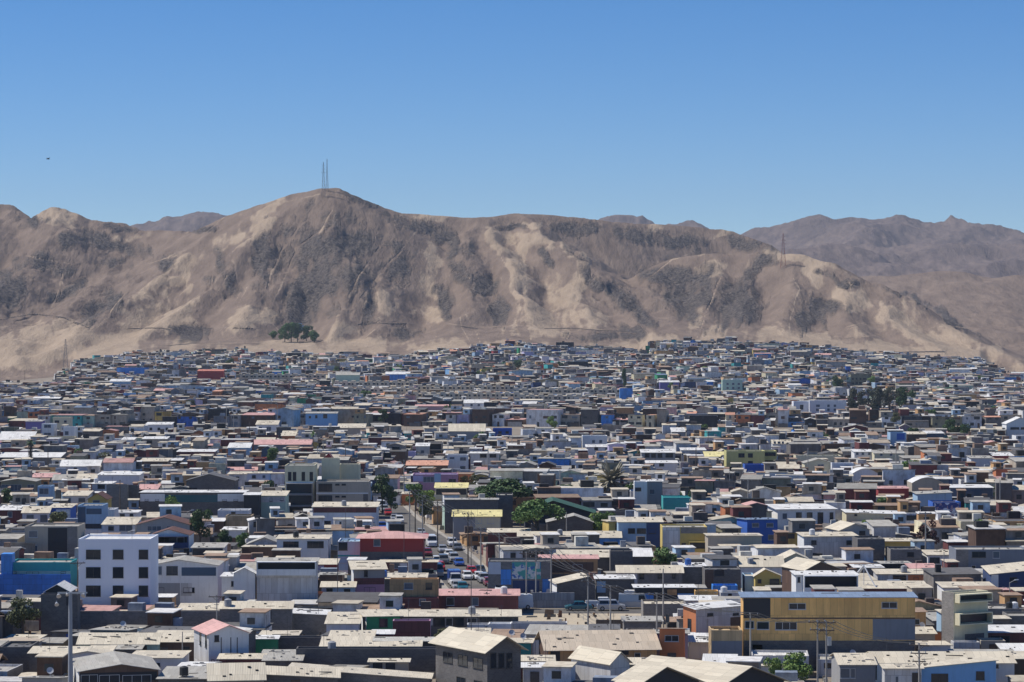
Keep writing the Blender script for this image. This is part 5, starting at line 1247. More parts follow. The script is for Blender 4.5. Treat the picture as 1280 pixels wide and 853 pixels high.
def car(kind, colr, x, y, rz, z=.03):
    if kind not in CARM:
        L_, W, H, m, g, wr = body_mesh(kind)
        wt = MB(); wt.tube((0,-.1,0), (0,.1,0), wr, n=14); rim = MB(); rim.tube((0,-.115,0), (0,.115,0), wr*.58, n=10)
        hl = MB(); hl.box(-.03,.03,-.17,.17,-.07,.07)
        cargo = MB(); cargo.box(-.9, L_/2, -W/2, W/2, .75, 2.55)
        CARM[kind] = (L_, W, m.mesh('body', [paint('white')]), g.mesh('car_windows', [M_GLASSC]), wt.mesh('wheel', [M_BLACK]), rim.mesh('rim', [M_RIM]), hl.mesh('headlight', [M_HEAD]), hl.mesh('tail_light', [M_TAIL]), wr, cargo.mesh('cargo_box', [paint('blue')]))
    L_, W, bm, gm_, wm_, rmm, hm_, tm_, wr, cg = CARM[kind]
    root = empty({'van': 'van', 'pickup': 'pickup_truck', 'truck': 'small_truck', 'suv': 'parked_car'}.get(kind, 'parked_car'), (x, y, z), rz)
    def ch(n, me, loc, par=root, r=None):
        o = bpy.data.objects.new(n, me); COL.objects.link(o); o.parent = par; o.location = loc
        if r: o.rotation_euler = r
        return o
    b = ch('body', bm, (0,0,0)); b.material_slots[0].link = 'OBJECT'; b.material_slots[0].material = paint(colr)
    ch('glazing', gm_, (0,0,0))
    for sx_ in (-1, 1):
        for sy in (-1, 1):
            w = ch('wheel', wm_, (sx_*L_*.31, sy*(W/2-.09), wr)); ch('rim', rmm, (0,0,0), w)
    for sy in (-1, 1):
        ch('headlight', hm_, (-L_/2+.03, sy*(W/2-.32), .62)); ch('tail_light', tm_, (L_/2-.02, sy*(W/2-.3), .72))
    if kind == 'truck': ch('cargo_box', cg, (0,0,0))
    return root
# (px, base row, kind, colour, heading degrees (0 = nose to the left), text)
RD = 83
CARS = [(476,638,'van','white',RD),(480,641,'suv','silver',RD),(484.5,645,'hatch','red',RD),(499,655,'suv','white',RD),(492.5,651.5,'sedan','silver',RD),(477,663,'pickup','blue',RD),
 (526,670,'sedan','silver',RD),(531,677,'hatch','red',RD),(539,684.5,'van','white',RD),(553,691.5,'sedan','silver',RD),(561,698,'hatch','white',RD),(567,703.5,'suv','silver',RD),(573.5,708.5,'sedan','blue',RD),
 (565,684,'suv','white',RD),(571.5,689,'sedan','grey',RD),(546,705.5,'sedan','white',RD),(554,706,'suv','grey',RD),(534,696,'hatch','maroon',RD),(549,715,'suv','red',RD),(546,722,'van','silver',RD),
 (589,719.5,'hatch','red',RD),(568,733,'truck','white',RD),(571,738,'sedan','silver',RD),(577.5,739.5,'sedan','teal',RD),(598.5,726,'sedan','white',RD),(604.5,730,'suv','silver',RD),(611,734,'hatch','maroon',RD),(617,737.5,'sedan','silver',RD),(624,742,'sedan','white',RD),
 (428,762,'sedan','silver',178),(723,763,'sedan','teal',2),(752,760.5,'pickup','white',182),(764,763.5,'suv','silver',180),(793,761,'van','silver',178),(800,756.5,'van','white',175),(660,759,'suv','dark',10),(645,762,'van','white',20),(823,757,'hatch','white',170),
 (1182,657,'suv','maroon',5),(1096,662,'sedan','dark',0),(1106,662,'hatch','dark',180),(1252,857,'sedan','black',3),(1153,655,'suv','tan',8),(600,718,'sedan','dark',RD),(584,726,'hatch','white',RD)]
CAROBJ = []
for px, yb, kind, colr, hd in CARS:
    D = CAMZ*F/(yb - HY); X = sx(px, D)
    if hd == RD: rz = R(90) + math.atan(.12) ; D += 2
    else: rz = R(hd)
    CAROBJ.append((car(kind, colr, X, D, rz), px, yb, kind, colr, hd == RD))
# ------------------------------------------------------------------ trees
def leafmat(name, c1, c2):
    m, nt, b, N, L = newmat(name); g = N.new('ShaderNodeNewGeometry')
    v = objvec(nt); n1 = noise(nt, v, .8, 3, .6)
    f = math_(nt, 'ADD', math_(nt, 'MULTIPLY', g.outputs['Random Per Island'], .6), math_(nt, 'MULTIPLY', n1, .5))
    L.new(mixc(nt, f, c1, c2), b.inputs['Base Color']); b.inputs['Roughness'].default_value = .6
    b.inputs['Specular IOR Level'].default_value = .2
    return m
LEAF = {'dark': leafmat('leaf_dark', (0.026,0.051,0.020), (0.087,0.145,0.051)), 'green': leafmat('leaf_green', (0.043,0.094,0.029), (0.160,0.246,0.072)), 'light': leafmat('leaf_light', (0.072,0.145,0.036), (0.261,0.362,0.102)),
 'olive': leafmat('leaf_olive', (.05,.06,.03), (.16,.17,.075)), 'bright': leafmat('leaf_bright', (.06,.13,.02), (.20,.32,.07)), 'euca': leafmat('leaf_euca', (.04,.048,.035), (.12,.125,.085)), 'burg': leafmat('leaf_burgundy', (.035,.014,.014), (.11,.05,.045)), 'dry': leafmat('leaf_dry', (.14,.13,.09), (.36,.33,.25))}
M_BARK = m_flat('bark', (.12,.09,.065), .9)
TREEM = {}
def tree_mesh(shape, lk, var):
    key = (shape, lk, var)
    if key in TREEM: return TREEM[key]
    r = np.random.default_rng(hash((shape, var)) % 1000 if False else (var*31 + len(shape)))
    # unit crown: height 1 above the trunk fork, radius .5
    nl = {'round': 11, 'dome': 22, 'tall': 12, 'bush': 9, 'sparse': 12}[shape]
    lobes = []
    for k in range(nl):
        if shape == 'dome': a = r.uniform(0, 6.28); q = r.uniform(.0, .42); lobes.append((q*math.cos(a), q*math.sin(a), .86 - q*.75 + r.uniform(-.08,.06), .17, .15))
        elif shape == 'tall': a = r.uniform(0, 6.28); z = r.uniform(.25, .92); q = .18*math.sin(z*3.0); lobes.append((q*math.cos(a), q*math.sin(a), z, .15, .15))
        elif shape == 'sparse': a = r.uniform(0, 6.28); q = r.uniform(.1, .4); lobes.append((q*math.cos(a), q*math.sin(a), r.uniform(.35, .9), .13, .11))
        else: a = r.uniform(0, 6.28); q = r.uniform(.05, .32); lobes.append((q*math.cos(a), q*math.sin(a), r.uniform(.3 if shape == 'round' else .15, .85), r.uniform(.15,.22), r.uniform(.12,.18)))
    N_ = 4200 if shape == 'dome' else 2800 if shape != 'sparse' else 1500
    li = r.integers(0, nl, N_); Lb = np.array(lobes)[li]
    d = r.normal(size=(N_, 3)); d /= np.linalg.norm(d, axis=1)[:,None]; rad = r.uniform(.55, 1.12, N_)**.6
    C = np.stack([Lb[:,0] + d[:,0]*Lb[:,3]*rad, Lb[:,1] + d[:,1]*Lb[:,3]*rad, Lb[:,2] + d[:,2]*Lb[:,4]*rad], 1)
    nrm = d + r.normal(size=(N_,3))*.7; nrm /= np.linalg.norm(nrm, axis=1)[:,None]
    t = np.cross(nrm, r.normal(size=(N_,3))); t /= np.linalg.norm(t, axis=1)[:,None]; u = np.cross(nrm, t)
    s = r.uniform(.018, .042, N_)[:,None]
    V = np.stack([C - t*s, C + u*s*.7, C + t*s, C - u*s*.7], 1).reshape(-1, 3)
    me = bpy.data.meshes.new('crown'); me.from_pydata(V.tolist(), [], np.arange(N_*4).reshape(-1, 4).tolist()); me.materials.append(LEAF[lk])
    tb_ = MB(); tb_.tube((0,0,-.5), (.01,0,.3), .035, .024, 8)
    for x, y, z, a, b in lobes[:8]: tb_.tube((.01,0,r.uniform(.1,.3)), (x, y, z), .016, .006, 6)
    TREEM[key] = (me, tb_.mesh('trunk', [M_BARK])); return TREEM[key]
TREES = [(28,746,806,48,'round','olive','bushy olive-green tree before the bright blue boundary wall'),
 (250,637,690,32,'round','dark','tall dark green tree behind the small glazed white house'),(282,661,695,26,'round','dark','dark bushy tree just right of the tall dark tree'),(303,666,696,24,'round','green','smaller bushy tree beside the grey shed with a white roof'),
 (478,592,642,32,'round','dark','dark green street tree at the top of the road by the beige block'),(489,614,642,18,'bush','green','low green bush at the foot of the street tree'),
 (634,598,655,70,'dome','dark','very wide umbrella-shaped dark tree above the yellow-roofed house'),(672,625,684,62,'dome','green','wide umbrella tree beside the green-roofed shed'),
 (600,590,616,30,'round','green','rounded green tree beside the cream house with yellow eaves'),(536,613,636,26,'bush','light','light green shrub below the mauve corner house'),
 (831,683,720,46,'round','green','dense rounded green tree below the yellow and white block'),
 (990,655,680,34,'bush','light','leafy light green shrub under the long white two-storey house'),(996,815,868,46,'round','light','sunlit leafy green tree in front of the long mustard building'),(967,822,868,30,'round','light','smaller leafy tree left of the sunlit tree by the mustard building'),
 (1101,621,648,30,'round','green','round green tree above the pale cream flat-fronted house'),(1073,650,672,26,'bush','light','light green shrub before the pale cream flat-fronted house'),(1086,650,672,18,'bush','light','small shrub next to the light green one by the cream house'),
 (1160,652,702,34,'sparse','burg','dark burgundy-leaved tree among the roofs'),(1226,648,694,36,'round','light','light green street tree on a bare trunk near the slate-grey house'),(1270,656,690,26,'round','green','green tree at the edge by the grey pillars'),
 (1142,575,612,42,'round','bright','bright green tree above the barrel-roofed shed'),(1053,607,628,28,'bush','green','green shrub behind the long white two-storey house'),(846,612,636,24,'bush','green','green shrub beside the teal box house'),(812,596,616,40,'dome','green','flat-topped tree behind the white block-and-tank house'),
 (154,562,592,56,'sparse','olive','wide thin olive tree beyond the pale long roof'),(226,534,556,16,'round','dark','small dark tree right of the distant white house'),(718,578,596,18,'round','bright','small bright green tree near the white cube'),(895,568,588,28,'bush','olive','yellowish shrub before the yellow-green block'),
 (1190,523,560,26,'round','dark','dark tree near the blue tower house'),(1206,530,562,22,'round','dark','second dark tree near the blue tower house'),(1196,546,566,34,'bush','light','light shrub under the two dark trees near the blue tower'),(1243,540,560,18,'round','dark','dark tree before the white gabled hall'),(1258,541,560,14,'round','olive','olive tree before the white gabled hall'),
 (1066,488,530,24,'tall','euca','grey-green eucalyptus first from the pale school block'),(1081,484,528,26,'sparse','euca','grey-green eucalyptus second from the pale school block'),(1097,487,530,26,'tall','euca','brownish eucalyptus in the middle of the grove'),(1112,482,532,26,'sparse','euca','tallest eucalyptus of the grove by the school block'),(1127,484,524,24,'round','dark','dark rounded tree at the end of the eucalyptus grove'),(1140,487,518,22,'round','dark','last dark tree of the grove before the mint roofs'),
 (1046,470,494,18,'round','dark','dark tree behind the pale school block'),(780,462,494,10,'tall','dark','slender dark tree by the far azure box house'),(648,450,464,16,'round','dark','dark tree at the upper edge of the town'),(1270,478,494,16,'round','dark','dark tree at the town edge under the sloping hill'),
 (288,448,466,14,'round','dark','dark tree above the far red warehouse'),(456,489,504,20,'bush','green','green shrub below the pale green far house'),(386,567,590,30,'bush','dark','dark tree behind the half-finished concrete block'),(1176,607,625,16,'bush','green','small green bush near the barrel-roofed shed'),
 (341,411,424,16,'bush','green','small lone tree on the hill slope apart from the hillside grove'),(364,404,428,22,'bush','green','wide green tree beside the light blue hillside building'),(372,404,428,16,'round','dark','dark round tree against the light blue hillside building'),(383,406,427,18,'bush','dark','low dark tree right of the light blue hillside building'),(393,409,428,22,'bush','green','green round tree at the end of the hillside grove'),(356,408,428,18,'bush','green','green tree at the start of the hillside grove'),
 (553,786,803,26,'bush','olive','weedy green shrub behind the maroon shipping container'),(1104,798,806,34,'bush','green','low green creeper mound behind the white panelled sheds'),(292,700,714,22,'bush','olive','yellow-green bush beside the cream-framed yard')]
TREEOBJ = []
for i, (px, yt, yb, wpx, shp, lk, lab) in enumerate(TREES):
    D = CAMZ*F/(yb - HY)
    if yb < 520:
        if yb < 430: D = hill_at(px, yb)[0]
        else:
            for _ in range(40): D = D*.6 + .4*(CAMZ - gz(sx(px, D), D))*F/(yb - HY)
    X = sx(px, D); s = F/D; z0 = gz(X, D)
    if yb < 430: D, z0 = hill_at(px, yb); X = sx(px, D); s = F/D
    Hh = CAMZ - (yt-HY)/s - z0; cw = wpx/s
    me, tm = tree_mesh(shp, lk, i % 4)
    ch = Hh*(.80 if shp in ('round','tall','sparse') else (.95 if shp == 'bush' else .75)); zb = Hh - ch
    root = empty('shrub' if shp == 'bush' else 'tree', (X, D, z0), R(i*47))
    a = bpy.data.objects.new('trunk', tm); COL.objects.link(a); a.parent = root; a.scale = (cw, cw, Hh if False else ch); a.location = (0, 0, zb)
    c = bpy.data.objects.new('crown', me); COL.objects.link(c); c.parent = root; c.scale = (cw*1.05, cw*1.05, ch*1.05); c.location = (0, 0, zb)
    tag(root, lab, 'shrub' if shp == 'bush' else 'tree'); 
def palm(px, ytop, yb, wpx, lk, lab, skirt=True, n=80):
    D = CAMZ*F/(yb-HY); s = F/D; X = sx(px, D); Hc = CAMZ - (ytop-HY)/s; rad = wpx/s/2
    root = empty('palm_tree', (X, D, 0)); r = random.Random(int(px))
    hub = Hc - rad*.55
    t = MB(); t.tube((0,0,-.3), (.1,0,hub), .32*rad/3, .24*rad/3, 10); t.obj('trunk', M_BARK, root)
    f = MB()
    for k in range(n):
        az_ = r.uniform(0, 6.283); el = r.uniform(-.5, 1.35); L_ = rad*r.uniform(.85, 1.05); p = Vector((.1,0,hub)); seg = 7; d = Vector((math.cos(az_)*math.cos(el), math.sin(az_)*math.cos(el), math.sin(el)))
        side = Vector((-math.sin(az_), math.cos(az_), 0)); pts = [p.copy()]
        for q in range(seg):
            d = (d + Vector((0,0,-.13))).normalized(); p = p + d*(L_/seg); pts.append(p.copy())
        for q in range(seg):
            w = .26*rad/3*math.sin(math.pi*(q+.7)/(seg+.7)) ; w2 = .26*rad/3*math.sin(math.pi*(q+1.7)/(seg+.7)) if q < seg-1 else .02
            for sg in (-1, 1):
                dn = Vector((0,0,-.45)); f.poly([pts[q], pts[q+1], pts[q+1] + (side*sg+dn)*max(w2,.02), pts[q] + (side*sg+dn)*max(w,.02)])
    f.obj('frond_crown', LEAF[lk], root)
    if skirt:
        g = MB()
        for k in range(260):
            az_ = r.uniform(0, 6.283); z = hub - r.uniform(0, hub*.6); q = r.uniform(.3, .75)*rad*.55; w = .12
            g.poly([(q*math.cos(az_), q*math.sin(az_), z), (q*math.cos(az_+w), q*math.sin(az_+w), z), (q*1.05*math.cos(az_+w), q*1.05*math.sin(az_+w), z-rad*.5), (q*1.05*math.cos(az_), q*1.05*math.sin(az_), z-rad*.5)])
        g.obj('dead_leaf_skirt', m_flat('dead_fronds', (.06,.05,.04), .9), root)
    tag(root, lab, 'palm tree')
palm(764, 586, 640, 58, 'dry', 'big dusty palm with drooping grey fronds and a thick dark skirt of dead leaves')
palm(38, 549, 592, 17, 'dark', 'slim dark palm standing at the pale long roof', n=34)
palm(391, 540, 575, 12, 'bright', 'small bright green palm rising over the salmon and cream roofs', False, 26)
# ------------------------------------------------------------------ poles, wires, masts, pylons
POLEOBJ = []
def pole(px, ytop, h, arms=1, wood=False, tr=False, lamp=False, r0=.14):
    D = (CAMZ - h)*F/(ytop - HY)
    for _ in range(20):
        zz = gz(sx(px, D), D); D = D*.5 + .5*(CAMZ - h - zz)*F/(ytop - HY)
    X = sx(px, D); root = empty('street_lamp' if lamp else 'utility_pole', (X, D, gz(X, D)), R((px*7) % 40 - 20))
    mt = M_WOODP if wood else M_CONC
    m = MB(); m.tube((0,0,-.3), (0,0,h), r0, r0*.62, 8); m.obj('shaft', mt, root)
    for k in range(arms):
        z = h - .25 - k*.9; w = 1.15 - .2*k
        m = MB(); m.box(-w, w, -.07, .07, z-.06, z+.06); m.tube((0,-.08,z-.55), (w*.55,-.08,z), .025, n=5); m.tube((0,-.08,z-.55), (-w*.55,-.08,z), .025, n=5); a = m.obj('crossarm', M_WOODP, root)
        for q in (-.9, -.1, .75):
            m = MB(); m.tube((q*w,0,z+.06), (q*w,0,z+.26), .055, .035, 6); m.obj('insulator', M_METAL, a)
    if tr: m = MB(); m.tube((.32,0,h-2.9), (.32,0,h-1.9), .28, n=12); m.box(-.05,.35,-.06,.06,h-2.6,h-2.5); m.obj('transformer', M_METAL, root)
    if lamp:
        m = MB(); m.tube((0,0,h-.1), (.9,0,h+.35), .05, .04, 6); m.obj('arm', M_METAL, root); m = MB(); m.hull8([(.8,-.12,h+.25),(1.5,-.12,h+.32),(1.5,.12,h+.32),(.8,.12,h+.25)], [(.85,-.08,h+.4),(1.4,-.08,h+.42),(1.4,.08,h+.42),(.85,.08,h+.4)]); m.obj('lamp_head', m_flat('lamp_white', (.7,.7,.7), .4), root)
    POLEOBJ.append((root, px, ytop, lamp)); return (X, D, gz(X, D) + h, root.rotation_euler[2])
near_poles = [(512,615,9,1),(519,612,9.5,2),(528,625,9,1),(547,627,9,2),(567,640,9,1),(585,641,9.5,2),(601,660,9,2),(624,667,9,1),(658,690,9,1),(670,688,9,2),(689,684,9.2,1),(735,717,9.2,2),(763,732,9,1),(821,741,9,1),(829,711,9,0),(938,766,10,1),(1149,804,9,3)]
PT = {}
for px, yt, h, a in near_poles: PT[px] = pole(px, yt, h, a, wood=px in (519,547,585), tr=px in (670,))
PT[1022] = pole(1022, 775, 10, 2, tr=False); PT[1033] = pole(1033, 776, 10, 2, tr=True)
for px, yt, h in [(271,744,6.5),(97,702,9),(228,790,5),(1240,640,8),(1068,602,8),(1180,690,7),(708,640,7.5),(656,634,7),(1074,655,7),(905,628,8),(912,590,8.5),(957,845,4.5)]: PT[px] = pole(px, yt, h, 1 if px in (271,97,1068) else 0, wood=px in (1068,97), r0=.1)
for px, yt in [(218,481),(277,482),(283,507),(292,518),(305,490),(312,527),(347,505),(397,558),(404,552),(432,560),(560,548),(640,545),(700,588),(818,470),(775,520),(870,560),(885,540),(1010,560),(1120,560),(1190,545),(1157,640),(570,440),(505,575),(610,560),(935,600),(1250,600),(150,600),(60,560)]: pole(px, yt, 10.5, 1 if px % 2 else 0, wood=px % 3 == 0, r0=.16)
for px, yt, h in [(234,640,6),(1262,728,5.5),(160,665,4),(1106,590,7),(870,640,7),(1240,560,8)]: pole(px, yt, h, 0, lamp=True, r0=.09)
def wire(a, b, off, sag, i):
    A = Vector((a[0] + off*math.cos(a[3]), a[1] + off*math.sin(a[3]), a[2] + .02)); B = Vector((b[0] + off*math.cos(b[3]), b[1] + off*math.sin(b[3]), b[2] + .02))
    m = MB(); n = 14; P = [A.lerp(B, k/n) - Vector((0,0,sag*4*(k/n)*(1-k/n))) for k in range(n+1)]
    for p, q in zip(P[:-1], P[1:]): m.tube(p, q, .036, n=4, caps=False)
    return m.obj('overhead_wire', M_WIRE)
SP = [(519,547),(547,585),(585,601),(601,624),(624,670),(670,735),(689,735),(735,763),(763,821),(821,938),(938,1022),(1033,1149),(658,670),(528,567)]
words3 = ['the nearer side', 'the middle', 'the farther side']
for i, (a, b) in enumerate(SP):
    for k, off in enumerate((-1.0, -.1, .85)):
        o = wire(PT[a], PT[b], off, .5 + .02*i, i)
        tag(o, f"thin dark wire on {words3[k]} of the crossarms, span {['one','two','three','four','five','six','seven','eight','nine','ten','eleven','twelve','thirteen','fourteen'][i]} down the street line", 'overhead wire', 'wires strung between the utility poles')
# tall thin masts
for px, yt, yb, lab in [(589,638,812,'very tall thin dark radio mast rising over the plywood upper room'),(505,664,724,'thin aerial mast in front of the red house with the pink roof'),(432,634,705,'thin aerial mast before the blue-grey house with a maroon band'),(422,676,760,'thin steel mast beside the narrow mauve house')]:
    D = CAMZ*F/(yb-HY); h = CAMZ - (yt-HY)*D/F
    m = MB(); m.tube((0,0,-.2), (0,0,h), .07, .035, 6); 
    if px == 589:
        for z in np.arange(2, h, 3.2): m.box(-.14,.14,-.02,.02,z,z+.04)
    o = m.obj('aerial_mast', m_flat('mast_steel', (.12,.11,.11), .6), loc=(sx(px, D), D, 0)); tag(o, lab, 'mast')
# white leaning tube on a roof
D = 444.0; m = MB(); m.tube((sx(1073,D),D,sz(716,D)), (sx(1079,D),D-1,sz(706.5,D)), .22, .2, 10); m.tube((sx(1079,D),D-1,sz(707,D)), (sx(1092,D),D-3,sz(733,D)), .12, .1, 8)
m.tube((sx(1079,D),D-.8,sz(707,D)), (sx(1079,D),D-.8,0), .06, n=6)
tag(m.obj('roof_duct', m_flat('duct_white', (.75,.75,.74), .4)), 'bent white duct on a stand above the red-edged cream roof', 'duct')
# floodlight mast in the foreground
D = 300.0; X = sx(88, D); root = empty('floodlight_mast', (X, D, 0)); top = sz(741, D); s = F/D
m = MB(); m.tube((0,0,-1), (0,0,top), .30, .20, 14); m.obj('shaft', m_plaster('mast_paint', (.33,.35,.38), .15), root)
m = MB(); m.box(-16/s, 21/s, -.08, .08, top-.12, top+.06); m.obj('crossbar', M_METAL, root)
for q, dz, sc_ in ((-14.5,-.25,1.0),(-17,-1.15,.9),(-4,-.12,.6),(17,-.2,1.0)):
    m = MB(); c = Vector((q/s, -.15, top+dz)); ax = Vector((.25 if q < 0 else -.25, -.8, -.6)).normalized(); m.tube(c - ax*.15, c + ax*.22, .10*sc_, .27*sc_, 12); m.tube(c, c + Vector((0,.1,.28)), .03, n=5)
    m.obj('floodlight', m_flat('floodlight_shell', (.55,.55,.55), .35, .5), root)
tag(root, 'grey steel mast with a crossbar of floodlights at the lower left of the view', 'floodlight mast')
def pylon(px, ytop, ybase, D, wpx, lab, arms=3, red=False):
    if 300 < px < 1000: D = hill_at(px, ybase)[0]
    s = F/D; H = (ybase-ytop)/s; w = wpx/s/2; X = sx(px, D); z0 = CAMZ - (ybase-HY)/s
    root = empty('lattice_pylon', (X, D, z0)); mt = m_flat('pylon_red' if red else 'pylon_steel', (.32,.10,.07) if red else (.20,.20,.21), .6)
    m = MB(); n = 9; r = max(.05, .13/s)
    def ring(t): q = w*(1-t)**1.2 + w*.16; return [Vector((a*q, b*q, H*t)) for a, b in ((-1,-1),(1,-1),(1,1),(-1,1))]
    for k in range(n):
        A, B = ring(k/n), ring((k+1)/n)
        for i in range(4):
            j = (i+1) % 4; m.tube(A[i], B[i], r, n=4, caps=False); m.tube(A[i], B[j], r*.6, n=4, caps=False); m.tube(A[j], B[i], r*.6, n=4, caps=False); m.tube(B[i], B[j], r*.6, n=4, caps=False)
    m.obj('lattice_tower', mt, root)
    for k in range(arms):
        z = H*(.70 + .1*k); m = MB(); L_ = w*(1.5-.3*k)
        for sg in (-1, 1): m.tube((0,0,z), (sg*L_,0,z), r, n=4); m.tube((0,0,z+H*.04), (sg*L_,0,z), r*.7, n=4)
        m.obj('crossarm', mt, root)
    tag(root, lab, 'pylon'); return X, D, z0 + H
pylon(404.3, 203, 247, 2985, 4, 'shorter of the two lattice pylons on the highest hilltop', 3)
pylon(408.8, 199, 240, 3010, 3, 'taller thin lattice pylon on the highest hilltop', 0)
pylon(82, 424, 466, 2330, 6, 'lattice pylon standing on the sand at the town edge', 3)
pylon(979, 292, 336, 2820, 6, 'reddish lattice pylon on the crest of the near right ridge', 3, True)
# plain wooden pole on the sand
D = 2300; m = MB(); m.tube((0,0,-4), (0,0,8.5), .2, .15, 6); tag(m.obj('utility_pole', M_WOODP, loc=(sx(31,D),D,gz(sx(31,D),D))), 'lone thin pole on the bare sand beyond the town', 'utility pole')
# blue hillside building
D, z0 = hill_at(372, 415); s = F/D
root = empty('hillside_building', (sx(370, D), D+3, z0)); m = MB(); m.box(0, 7, 0, 6, -4, 5.5); m.box(2, 5, 1, 4, 5.5, 7.5); m.obj('wall', WM('lbl'), root); m = MB(); m.box(-.3, 7.3, -.3, 6.3, 5.5, 5.8); m.obj('roof', RM('wtr'), root)
tag(root, 'light blue building among dark trees on the hill slope', 'building')
for i, (px, yt, wp) in enumerate(EXTRA):
    D, X, Hh, cw = EXPOS[i]; shp = ['round','bush','sparse','round'][i % 4]
    me, tmm = tree_mesh(shp, ['dark','green','olive','green','light'][i % 5], i % 4); root = empty('tree', (X, D, gz(X, D)), R(i*61)); ch = Hh*.85
    a = bpy.data.objects.new('trunk', tmm); COL.objects.link(a); a.parent = root; a.scale = (cw, cw, ch); a.location = (0,0,Hh-ch)
    c = bpy.data.objects.new('crown', me); COL.objects.link(c); c.parent = root; c.scale = (cw, cw, ch*1.05); c.location = (0,0,Hh-ch)
    TREEOBJ.append((root, px, yt, ['dark green','mid green','olive','leafy green','light green'][i % 5]))
# satellite: stepped retaining track up to it
tm_ = m_plaster('track_concrete', (.50,.47,.43), .3); m = MB(); P = [(405,441),(392,436),(375,428),(360,422),(350,418)]
m = MB()
hs_ = []
pts = [(358,452),(352,440),(346,428),(343,418)]
# water tanks on roofs ------------------------------------------------
def tank(px, py, col, lab, rad=.55, hh=1.1):
    best = None
    for rc in ALL:
        if rc['x0'] <= px <= rc['x1'] and rc['yt']-4 <= py <= rc['ye']+3 and rc['rt'] in 'SF': best = rc if best is None or rc['D'] < best['D'] else best
    if not best: return
    D = best['D'] + min(1.6, best['dep']*.4); X = sx(px, D); q = min(1.6, best['dep']*.4)
    z = CAMZ - (best['ye']-HY)*best['D']/F + (.25 if best['rt'] == 'S' else -.25)
    m = MB(); m.tube((0,0,0), (0,0,hh*.85), rad, rad*.95, 14); m.tube((0,0,hh*.85), (0,0,hh), rad*.95, rad*.35, 14)
    for a in range(3): m.box(rad*.6*math.cos(a*2.1)-.05, rad*.6*math.cos(a*2.1)+.05, rad*.6*math.sin(a*2.1)-.05, rad*.6*math.sin(a*2.1)+.05, -.35, 0)
    o = m.obj('water_tank', m_flat('tank_'+col, {'black': (.02,.02,.02), 'blue': (.04,.13,.42), 'white': (.7,.7,.7), 'grey': (.3,.31,.33)}[col], .5), loc=(X, D, z)); tag(o, lab, 'water tank')
for px, py, c in [(1262,756,'black'),(1268,756,'white'),(905,738,'white'),(938,703,'grey'),(120,603,'white'),(860,708,'blue'),(590,762,'grey'),(1130,714,'grey'),(700,668,'grey'),(50,795,'grey'),(285,756,'grey'),(630,741,'white'),(430,631,'grey'),(1015,669,'white'),(230,832,'black'),(415,811,'grey'),(480,720,'blue'),(370,672,'black')]:
    tank(px, py, c, '')
# a bird high on the left of the sky
D = 420.0; m = MB(); m.tube((-.28,0,0), (.05,0,.03), .03, .09, 8); m.tube((.05,0,.03), (.32,0,.0), .09, .02, 8)
for sg in (-1, 1): m.poly([(-.02,0,.05),(.16,0,.05),(.10,sg*.45,.22),(.0,sg*.42,.2)]); m.poly([(.0,sg*.42,.2),(.10,sg*.45,.22),(.02,sg*.8,.12)])
bd = m.obj('bird', M_BLACK, loc=(sx(60, D), D, sz(199, D)), rz=.6); tag(bd, 'small dark bird gliding high in the blue sky', 'bird')
# terraced houses
prev = None
for i, (X, D, px, kd) in enumerate(TU):
    o = bpy.data.objects.new('terraced_house', TMESH); COL.objects.link(o); o.location = (X, D, gz(X, D))
    tag(o, 'small beige block house in the long identical terraces below the far end of town', 'terraced house', 'identical beige terraced houses')
# ------------------------------------------------------------------ labels: look first, then what the house stands beside
STOREY = {1: 'one-storey', 2: 'two-storey', 3: 'three-storey', 4: 'four-storey'}
used = set(o.get('label') for o in COL.objects if o.get('label') and o.parent is None)
def look(rc, short=False):
    wc, rn = WC[rc['wall']][2], RC[rc['roof']][2]
    if rc['rt'] == 'F': rn = 'flat roof'
    elif rc['rt'] == 'T' : rn = rn.replace(' roof', ' gable roof').replace(' sheet', '')
    elif rc['rt'] == 'C': rn = 'barrel roof'
    rn = rn.replace('weathered grey sheet', 'grey sheet')
    st = STOREY[max(1, min(4, int(round(rc['h']/2.8))))]
    kind_ = {'house': 'house', 'building': 'building', 'apartment_block': 'block', 'warehouse': 'shed', 'shipping_container': 'container'}[rc['o'].get('n', 'house')]
    if short: return f"the {wc} {kind_}"
    return f"{st} {wc} {kind_} with {rn}"
LM = [r for r in ALL if r.get('lm')]
def lmname(r): return r['lm'].replace('_', ' ')
def rel(a, b):
    dx = (a['x0']+a['x1'])/2 - (b['x0']+b['x1'])/2; dD = a['D'] - b['D']; ww = (b['x1']-b['x0'])/2 + (a['x1']-a['x0'])/2
    if abs(dx) < ww: return 'behind' if dD > 0 else 'in front of'
    return 'left of' if dx < 0 else 'right of'
def dist(a, b): return math.hypot(((a['x0']+a['x1'])-(b['x0']+b['x1']))/2, (a['ye']-b['ye'])*1.6)
def trim(t): return ' '.join(t.split()[:16])
def unique(cands):
    for c in cands:
        c = c.strip()
        if 4 <= len(c.split()) <= 16 and c not in used: used.add(c); return c
    raise RuntimeError('no unique label among ' + repr(cands[:2]))
